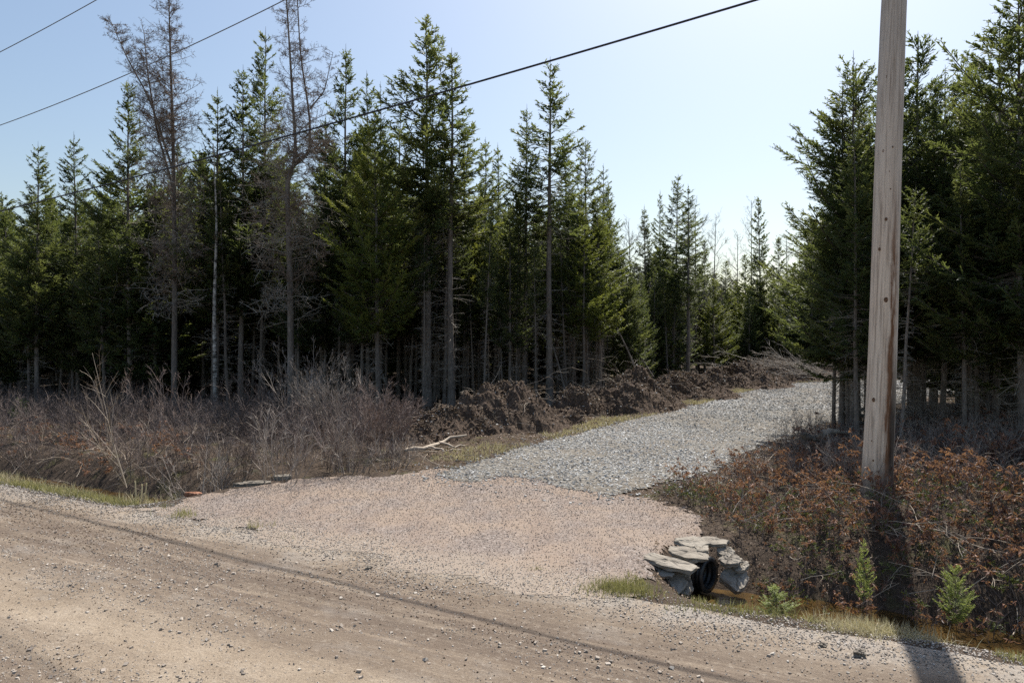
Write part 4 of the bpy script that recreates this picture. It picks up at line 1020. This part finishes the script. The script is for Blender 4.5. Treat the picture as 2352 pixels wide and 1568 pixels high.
x, y = strip(8000, -3.0, 1.5, 6.05, 6.55, 84, .14, 3); grass('bank_grass', x, y, R.uniform(.03, .08, len(x)), [M['grass']], 'green grass along the edge below the culvert', 'grass', wd=.0035)
p = at(1430, 1355); q = at(1700, 1395); xx = np.r_[R.normal(p[0], .16, 1500), R.normal(q[0], .3, 500)]; yy = np.r_[R.normal(p[1], .09, 1500), R.normal(q[1], .08, 500)]
grass('grass_patch', xx, yy, R.uniform(.03, .13, len(xx)), [M['grass']], 'thick green tuft left of the culvert stones', 'grass', wd=.0035)
x, y = strip(9000, -1.0, 6, 5.95, 6.5, 85, .13, 3); p = at(2030, 1450, -.1); x = np.r_[x, R.normal(p[0], .25, 1500)]; y = np.r_[y, R.normal(p[1], .12, 1500)]
grass('bank_straw', x, y, R.uniform(.05, .16, len(x)), [M['straw']], 'bleached dry grass hanging over the right ditch', 'dry grass', wd=.003, lean=.8)
# yellowish strip beside the lane
def along(poly, n, lo, hi, y0, y1):
    i = R.randint(0, len(poly)-1, n*4); t = R.uniform(0, 1, n*4); a = poly[i]; b = poly[i+1]; d = b-a; L = np.linalg.norm(d, axis=1)
    keep = R.uniform(0, L.max(), n*4) < L; nrm = np.stack([-d[:, 1], d[:, 0]], 1)/L[:, None]; off = R.uniform(lo, hi, n*4)
    P = a+d*t[:, None]+nrm*off[:, None]; P = P[keep][:n]; k = (P[:, 1] > y0) & (P[:, 1] < y1); return P[k]
P = along(laneL, 26000, -.1, .75, 13, 42); k = fbm(P[:, 0]*.9, P[:, 1]*.9, 91) > -.02; P = P[k]
grass('lane_edge_grass', P[:, 0], P[:, 1], R.uniform(.03, .12, len(P)), [M['straw']], 'short tawny grass along the left edge of the lane', 'dry grass', wd=.005)
# leaf litter everywhere off the gravel
n = 150000; y = 5+36*R.uniform(0, 1, n)**1.3; x = R.uniform(-.8, .8, n)*y
uu, v = uv(x, y); P = np.stack([x, y], 1); s = np.minimum(sdf(P, LANE), sdf(P, APRON))
k = (v > 6.6) & ((1176+x/y*PX > 880) | (R.uniform(0, 1, n) < .12)) & (s > -.45*R.uniform(0, 1, n)**3) & (R.uniform(0, 1, n) < np.where(y < 24, .9, .35)); hz = H(x, y); k &= hz > -.38
x, y, z = x[k], y[k], hz[k]; n = len(x); g = Geo()
D = R.normal(0, 1, (n, 3)); D[:, 2] *= .35; N = R.normal(0, .45, (n, 3))+np.array([0, 0, 1.])
blades(g, np.stack([x, y, z+.012], 1), D, R.uniform(.03, .07, n)*np.clip(y/12, .7, 1.8), R.uniform(.012, .028, n)*np.clip(y/12, .7, 1.8), N, 0, R.uniform(0, 1, n), fold=.6)
o = obj('leaf_litter', g.mesh('leaf_litter', [M['litter']])); tag(o, 'brown dead leaves and chips covering the ground off the gravel', 'leaf litter', kind='stuff')

# sticks and roots poking out of the earth heaps and the clearing edge
out = {}; rs = np.random.RandomState(77); g = Geo()
for (mx, my, mz, V, wd, hg) in MOUNDS:
    idx = rs.randint(0, len(V), int(16+wd*9))
    for i in idx:
        b = V[i]+np.array([mx, my, mz]); a = rs.uniform(0, 6.3)
        grow(b, (math.cos(a), math.sin(a), rs.uniform(-.2, .7)), (rs.uniform(.15, .8) if rs.uniform() < .9 else rs.uniform(1.0, 2.2)), .007, 0, [(3, .5, 50, .18, -.06), (0, 0, 0, .3, -.05)], rs, out, 5)
P = along(laneL, 330, .2, 2.6, 12.5, 44)
for q in P:
    a = rs.uniform(0, 6.3); z = float(H(q[:1], q[1:])[0])
    grow((q[0], q[1], z+.02), (math.cos(a), math.sin(a), rs.uniform(-.02, .3)), rs.uniform(.2, .9), .007, 0, [(3, .5, 45, .2, -.05), (0, 0, 0, .3, -.04)], rs, out, 5)
P = spots(330, lambda x, y: right_bank(x, y), (1.5, 13), (6, 15), .08)
for (x, y) in P:
    a = rs.uniform(0, 6.3); z = float(H(np.array([x]), np.array([y]))[0])
    grow((x, y, z+.15), (math.cos(a), math.sin(a), rs.uniform(0, .8)), rs.uniform(.25, .8), .0045, 0, [(2, .5, 45, .12, -.04), (0, 0, 0, .2, -.03)], rs, out, 5)
P = spots(150, lambda x, y: left_bank(x, y, 7.4, 960) and uv(x, y)[1] < 10, (-16, 0), (9, 17), .1)
for (x, y) in P:
    a = rs.uniform(0, 6.3); z = float(H(np.array([x]), np.array([y]))[0])
    grow((x, y, z+.1), (math.cos(a), math.sin(a), rs.uniform(0, 1.4)), rs.uniform(.3, 1.0), .005, 0, [(2, .5, 40, .12, -.04), (0, 0, 0, .2, -.03)], rs, out, 5)
emit(g, out, rib=2, tint=.45); o = obj('brush_debris', g.mesh('brush_debris', [M['stick']])); tag(o, 'broken roots and sticks littering the earth heaps and banks', 'brushwood', kind='stuff')
# brush pile at the bend
g = Geo(); out = {}; c = at(1830, 862, .2); c = (atd(1828, 40), 40, .5)
for i in range(150):
    a = rs.normal(2.6, .5); b = np.array(c)+rs.normal(0, 1, 3)*np.array([1.9, .8, .35])
    grow(b, (math.cos(a), math.sin(a)*.4, rs.uniform(-.1, .6)), rs.uniform(.8, 2.2), .018, 0, [(5, .5, 30, .07, -.03), (3, .5, 30, .1, -.03), (0, 0, 0, .1, 0)], rs, out, 5)
emit(g, out, rib=2, tint=.7); o = obj('brush_pile', g.mesh('brush_pile', [M['dead']])); tag(o, 'heap of cut branches at the bend of the lane', 'brush pile')

# ---------------------------------------------------------------- single sticks and logs
def branch_obj(name, lines, r, label, cat, mat='stick', group=None, tint=.8):
    g = Geo(); c = np.array(lines[0][0])
    for i, L in enumerate(lines):
        L = np.array(L)-c; t = np.linspace(0, 1, len(L)); t2 = np.linspace(0, 1, 9); P = np.stack([np.interp(t2, t, L[:, q]) for q in range(3)], 1)
        P[1:-1] += R.normal(0, r*.35, (7, 3)); rr = np.linspace(r, r*.45, 9)*(1 if i == 0 else .6)
        tubes(g, P[None], rr[None], 7, 0, np.array([tint*.62]))
        th = len(P)
    o = obj(name, g.mesh(name, [M[mat]], True), loc=tuple(c)); return tag(o, label, cat, group)
def gp(px, py, z=0.0, up=.04):
    x, y, _ = at(px, py, z); return (x, y, z+up)
branch_obj('fallen_branch', [[gp(930, 1040), gp(985, 1036, 0, .08), gp(1025, 1022, 0, .14), gp(1072, 1020, 0, .2)], [gp(985, 1036, 0, .08), gp(1020, 1040, 0, .05), gp(1060, 1038, 0, .05)], [gp(1010, 1028, 0, .12), gp(1035, 1034, 0, .08), gp(1068, 1030, 0, .06)]], .055, 'thick pale forked branch lying before the dark earth heaps', 'branch', group='fallen branches')
branch_obj('fallen_branch', [[gp(937, 1012, 0, .02), gp(932, 1000, .1, .1), gp(930, 985, .2, .25)]], .02, 'short pale stick standing against the nearest earth heap', 'branch', group='fallen branches')
branch_obj('fallen_branch', [[gp(988, 1003, .2, .03), gp(1012, 985, .4, .05)]], .015, 'thin white stick on the nearest earth heap', 'branch', group='fallen branches')
branch_obj('fallen_log', [[gp(1562, 884, .55, 0), gp(1620, 893, .33, 0), gp(1682, 904, .08, 0)]], .05, 'long grey log sloping down the earth heaps to the lane edge', 'log', group='fallen logs')
branch_obj('fallen_log', [[gp(1352, 912, .55, 0), gp(1380, 924, .33, 0), gp(1412, 930, .2, 0)]], .05, 'crooked root log on the biggest earth heap', 'log', group='fallen logs')
branch_obj('fallen_log', [[(atd(1885, 13.6), 13.6, .45), (atd(1915, 13.8), 13.8, .48), (atd(1950, 14.2), 14.2, .42)]], .075, 'white weathered log lying left of the utility pole', 'log', group='fallen logs')
branch_obj('fallen_log', [[(atd(1848, 13.2), 13.2, .52), (atd(1868, 13.2), 13.2, .42), (atd(1895, 13.4), 13.4, .32)], [(atd(1868, 13.2), 13.2, .42), (atd(1890, 13), 13, .55)]], .08, 'dark broken stump piece at the lane edge', 'log', 'dead', group='fallen logs', tint=.1)
for i in range(3): branch_obj('fallen_log', [[(atd(1945, 16.5), 16.5+i*.05, .3+i*.17), (atd(2000, 16.8), 16.8, .3+i*.17)]], .07, ['lowest', 'middle', 'top'][i]+' of three stacked logs behind the thin trunks left of the pole', 'log', 'dead', 'fallen logs', .4)
branch_obj('fallen_stick', [[gp(762, 1338, 0, .012), gp(775, 1341, 0, .014), gp(790, 1343, 0, .01)]], .007, 'small brown stick lying on the dirt road', 'stick')
# clump of cut pale reed stubs at the left ditch
p = gp(323, 1165, -.15, 0); e = empty('reed_stubs', p)
for i, (dx, h, ry) in enumerate([(-.05, .40, -.05), (-.01, .34, .02), (.04, .36, .10), (.02, .22, .2), (-.08, .2, -.2)]):
    g = Geo(); tubes(g, np.array([[[0, 0, -.05], [math.sin(ry)*h*.5, 0, h*.5], [math.sin(ry)*h, .01, h]]]), np.array([[.012, .011, .009]]), 5, 0, np.array([.9])); oo = obj('stalk', g.mesh('stalk', [M['straw']], True), e, (dx, R.uniform(-.04, .04), 0))
tag(e, 'clump of broken pale stalks standing at the left ditch', 'stalks')

# ---------------------------------------------------------------- rocks
def slab(px, py, z, wx, wy, th, rz, rx, ry, label, seed, mat='slab', group='flat stones around the culvert', name='flat_stone', cat='stone'):
    rs = np.random.RandomState(seed); n = rs.randint(6, 9); a = np.sort(np.linspace(0, 2*math.pi, n, endpoint=False)+rs.uniform(-.3, .3, n))
    rad = rs.uniform(.75, 1.1, n); sub = 4; pts_ = []
    for i in range(n):
        p0 = np.array([math.cos(a[i])*rad[i]*wx/2, math.sin(a[i])*rad[i]*wy/2]); p1 = np.array([math.cos(a[(i+1) % n])*rad[(i+1) % n]*wx/2, math.sin(a[(i+1) % n])*rad[(i+1) % n]*wy/2])
        for q in range(sub): pts_.append(p0+(p1-p0)*q/sub+rs.normal(0, .008*max(wx, wy), 2)*.8)
    O = np.array(pts_); m = len(O); th *= .72
    layers = [(-th/2, .93), (-th*.2, 1.0), (th*.1, .97), (th*.38, 1.0), (th*.5, .95), (th*.50, .78), (th*.54, .58), (th*.50, .36), (th*.53, .16)]
    V = []; 
    for z_, s_ in layers:
        jit = rs.normal(0, .006, (m, 2)); zz = z_+rs.normal(0, th*.06, m); zz = zz+(th*.22*fbm(O[:, 0]*s_*9+seed, O[:, 1]*s_*9, seed)*2 if s_ < .9 else 0); V.append(np.column_stack([O*s_+jit*s_, zz]))
    V = np.vstack(V); k = len(layers); idx = np.arange(k*m).reshape(k, m); F = np.stack([idx[:-1], np.roll(idx[:-1], -1, 1), np.roll(idx[1:], -1, 1), idx[1:]], -1).reshape(-1, 4)
    g = Geo(); g.add(V, F); c = len(V); g.add([[0, 0, th*.53]], np.zeros((0, 3), int)); g.add([[0, 0, -th/2]], np.zeros((0, 3), int))
    top = idx[-1]; bot = idx[0]
    g.f.append(np.stack([top, np.roll(top, -1), np.full(m, c)], -1)); g.m.append(np.zeros(m)); g.f.append(np.stack([np.roll(bot, -1), bot, np.full(m, c+1)], -1)); g.m.append(np.zeros(m))
    x, y, _ = at(px, py, z); o = obj(name, g.mesh(name, [M[mat]], False), loc=(x, y, z)); o.rotation_euler = (rx, ry, rz)
    return tag(o, label, cat, group)
slab(1588, 1247, .04, .42, .30, .065, -.3, .16, .08, 'upper left slab of the stones stacked over the culvert', 1)
slab(1640, 1243, .03, .36, .26, .06, .2, .12, .05, 'top right slab of the stones over the culvert', 2)
slab(1582, 1270, .0, .54, .34, .055, .1, .16, .1, 'long middle slab under the two topmost ones', 3)
slab(1535, 1292, -.03, .60, .30, .07, -.35, .12, .15, 'long pointed slab sticking out to the left above the pipe', 4)
slab(1668, 1270, -.06, .26, .2, .09, .7, .2, -.2, 'small tilted stone right over the pipe end', 5)
slab(1676, 1288, -.10, .28, .22, .07, .5, .2, -.2, 'small slab wedged at the upper right of the pipe', 6)
slab(1535, 1335, -.20, .52, .34, .07, -.25, .62, .1, 'big slab leaning on the slope below left of the pipe', 7)
slab(1572, 1340, -.24, .22, .24, .08, .4, .75, .1, 'squarish stone touching the left side of the pipe mouth', 8)
slab(1688, 1328, -.27, .34, .34, .12, .3, .55, -.25, 'upright grey stone right of the pipe mouth', 9)
slab(1560, 1352, -.28, .3, .2, .07, -.6, .5, 0, 'lowest slab at the foot of the culvert stones', 10)
slab(1590, 1284, -.05, .26, .18, .06, .9, -.2, 0, 'small flat stone directly on top of the pipe', 11)
slab(1610, 1258, .02, .30, .20, .05, 1.1, .10, -.08, 'thin slab wedged between the two topmost slabs and the middle one', 21)
slab(1560, 1310, -.12, .36, .22, .055, -.15, .35, .1, 'thin slab between the pointed slab and the leaning one', 22)
slab(1520, 1312, -.10, .30, .16, .045, -.5, .3, .1, 'small flat stone tucked under the pointed slab', 23)
slab(1700, 1300, -.16, .24, .18, .06, .2, .3, -.2, 'small stone at the right end of the culvert stones', 24)
slab(582, 1112, .0, .62, .25, .10, .35, 0, 0, 'long pale stone lying at the left edge of the driveway', 12, group='stones at the left driveway edge')
slab(650, 1096, .03, .34, .2, .1, .2, 0, 0, 'grey stone at the driveway edge beneath the brush', 13, group='stones at the left driveway edge')
slab(446, 1136, -.03, .26, .16, .10, .3, 0, .1, 'orange brown stone above the ditch end', 14, mat='rust', group='stones at the left driveway edge')
slab(1974, 1500, .02, .12, .09, .06, .3, .1, .1, 'largest tan stone on the gravel verge near the pole shadow', 15, group='loose stones on the road', name='loose_stone')
slab(845, 1304, .015, .07, .05, .05, .3, .1, .1, 'dark grey stone on the upper edge of the road', 16, group='loose stones on the road', name='loose_stone')
slab(1890, 1483, .0, .06, .05, .05, .3, .1, .1, 'small dark stone left of the largest tan one', 17, group='loose stones on the road', name='loose_stone')

# ---------------------------------------------------------------- culvert pipe
pc = at(1630, 1320, -.25); e = empty('culvert_pipe', pc, math.radians(-44))
g = Geo(); n = 40; ks = 60; rr0 = .172; L = 2.4
th = np.linspace(0, 2*math.pi, n, endpoint=False)
prof = [(0, rr0-.022), (0, rr0+.022), (-.03, rr0+.024), (-.035, rr0)]
xx = -.04
while xx > -L: prof += [(xx, rr0), (xx-.008, rr0+.018), (xx-.032, rr0+.018), (xx-.04, rr0)]; xx -= .055
prof += [(-L, rr0-.02)]
xx = -L
inner = [(x_, r_-.03) for x_, r_ in prof[::-1] if x_ < -.03] + [(-.0, rr0-.022)]
prof = prof+inner
V = np.array([[[x_, r_*math.cos(t_), r_*math.sin(t_)] for t_ in th] for x_, r_ in prof]); k = len(prof); idx = np.arange(k*n).reshape(k, n)
F = np.stack([idx[:-1], np.roll(idx[:-1], -1, 1), np.roll(idx[1:], -1, 1), idx[1:]], -1).reshape(-1, 4); g.add(V.reshape(-1, 3), F)
obj('pipe_wall', g.mesh('pipe_wall', [M['plastic']], True), e)
tag(e, 'black ribbed plastic culvert pipe opening under flat stones', 'culvert pipe')

# ---------------------------------------------------------------- utility pole and cables
PD = 9.0; pb = (atd(2013, PD), PD); z0 = float(H(np.array([pb[0]]), np.array([pb[1]]))[0]); z0 = .34
topx = atd(2054, PD); lean = math.atan((topx-pb[0])/(zat(0, PD)-zat(1100, PD)))
e = empty('utility_pole', (pb[0], pb[1], z0), 0, 1, 0, lean)
g = Geo(); k = 60; n = 48; HP = 10.6; zz = np.linspace(-.5, HP, k); th = np.linspace(0, 2*math.pi, n, endpoint=False)
T, Z = np.meshgrid(th, zz); rad = .178-(.0042*Z)+.012*np.exp(-np.maximum(Z, 0)*1.4)
rad = rad*(1+.035*fbm(np.cos(T)*1.5+3, Z*.7+np.sin(T), 5)*2+.010*np.sin(T*9+Z*.2)); bend = .012*np.sin(Z*.9)
V = np.stack([rad*np.cos(T)+bend, rad*np.sin(T), Z], -1).reshape(-1, 3); idx = np.arange(k*n).reshape(k, n)
F = np.stack([idx[:-1], np.roll(idx[:-1], -1, 1), np.roll(idx[1:], -1, 1), idx[1:]], -1).reshape(-1, 4); g.add(V, F)
c = len(V); g.add([[0, 0, HP+.04]], np.zeros((0, 3), int)); g.f.append(np.stack([idx[-1], np.roll(idx[-1], -1), np.full(n, c)], -1)); g.m.append(np.zeros(n))
obj('shaft', g.mesh('shaft', [M['pole']], True), e)
def rad_at(z): return .178-.0042*z+.012*math.exp(-max(z, 0)*1.4)
for (px, py, s) in [(2035, 183, .02), (2052, 345, .014), (2018, 352, .018), (2038, 508, .022), (2017, 575, .020), (2036, 690, .032), (2010, 917, .024), (2005, 1160, .03), (2009, 1054, .012), (2048, 250, .008), (2047, 300, .008), (2045, 400, .008), (2047, 440, .010), (2004, 1010, .008)]:
    z = zat(py, PD)-z0
    if z < .02: continue
    dx = atd(px, PD-.17)-(pb[0]+math.tan(lean)*z); r = rad_at(z); dx = max(-.8*r, min(.8*r, dx)); yy = -math.sqrt(max(r*r-dx*dx, 0))
    g = Geo(); m = 14; th = np.linspace(0, 2*math.pi, m, endpoint=False); nrm = np.array([dx, yy, 0])/r; tx = np.array([-nrm[1], nrm[0], 0])
    rings = [(1.0, -.004), (.85, .005), (.5, .006), (.3, .003)]; V = []
    for q, h in rings: V += [nrm*h+tx*math.cos(t_)*s*q*.8+np.array([0, 0, 1])*math.sin(t_)*s*q*1.2 for t_ in th]
    V.append(nrm*.002); V = np.array(V); k = len(rings); idx = np.arange(k*m).reshape(k, m)
    g.add(V, np.stack([idx[:-1], np.roll(idx[:-1], -1, 1), np.roll(idx[1:], -1, 1), idx[1:]], -1).reshape(-1, 4)); g.f.append(np.stack([idx[-1], np.roll(idx[-1], -1), np.full(m, k*m)], -1)); g.m.append(np.zeros(m))
    obj('knot', g.mesh('knot', [M['knot']], True), e, (dx, yy, z))
tag(e, 'weathered round wooden utility pole with a long brown streak', 'utility pole')
def wire(pts, r, name, label, mat, cat, group, end):
    """points in the vertical plane through the pole along the road"""
    Q = []; off = .28 if end == 0 else 0; pbx = pb[0]-EV[0]*off; pby = pb[1]-EV[1]*off
    for px, py in pts:
        a = (px-1176)/PX; t = (pbx-a*pby)/(EU[0]-a*EU[1])
        y = pby-t*EU[1]; x = pbx-t*EU[0]; Q.append((t, zat(py, y)))
    Q = np.array(sorted(Q)); cf = np.polyfit(Q[:, 0], Q[:, 1], 2)
    tt = np.linspace(-24, 50, 90)
    zz = np.polyval(cf, np.clip(tt, 0, 32)); 
    z00 = zz[np.argmin(np.abs(tt))]; sl = np.polyval(np.polyder(cf), 32)
    zz = np.where(tt > 32, np.polyval(cf, 32)+sl*(tt-32)+.0022*(tt-32)**2, zz); zz = np.where(tt < 0, np.polyval(cf, 0)+.07*tt+.0015*tt**2, zz)
    P = np.stack([pbx-tt*EU[0], pby-tt*EU[1], zz], 1); g = Geo(); tubes(g, P[None], np.full((1, 90), r), 8, 0)
    o = obj(name, g.mesh(name, [M[mat]], True)); return tag(o, label, cat, group)
wire([(0, 485), (700, 300), (1100, 190), (1735, 0)], .017, 'overhead_cable', 'thick black cable crossing in front of all the left trees', 'cable', 'cable', 'overhead lines along the road', 0)
wire([(0, 288), (460, 95), (655, 0)], .010, 'overhead_wire', 'thin wire crossing the bare larch near its top', 'wire', 'wire', 'overhead lines along the road', 0)
wire([(0, 120), (110, 62), (222, 0)], .010, 'overhead_wire', 'uppermost thin wire cutting the top left corner of the sky', 'wire', 'wire', 'overhead lines along the road', 0)
print('faces', sum(len(m.polygons) for m in bpy.data.meshes), 'objects', len(bpy.data.objects))
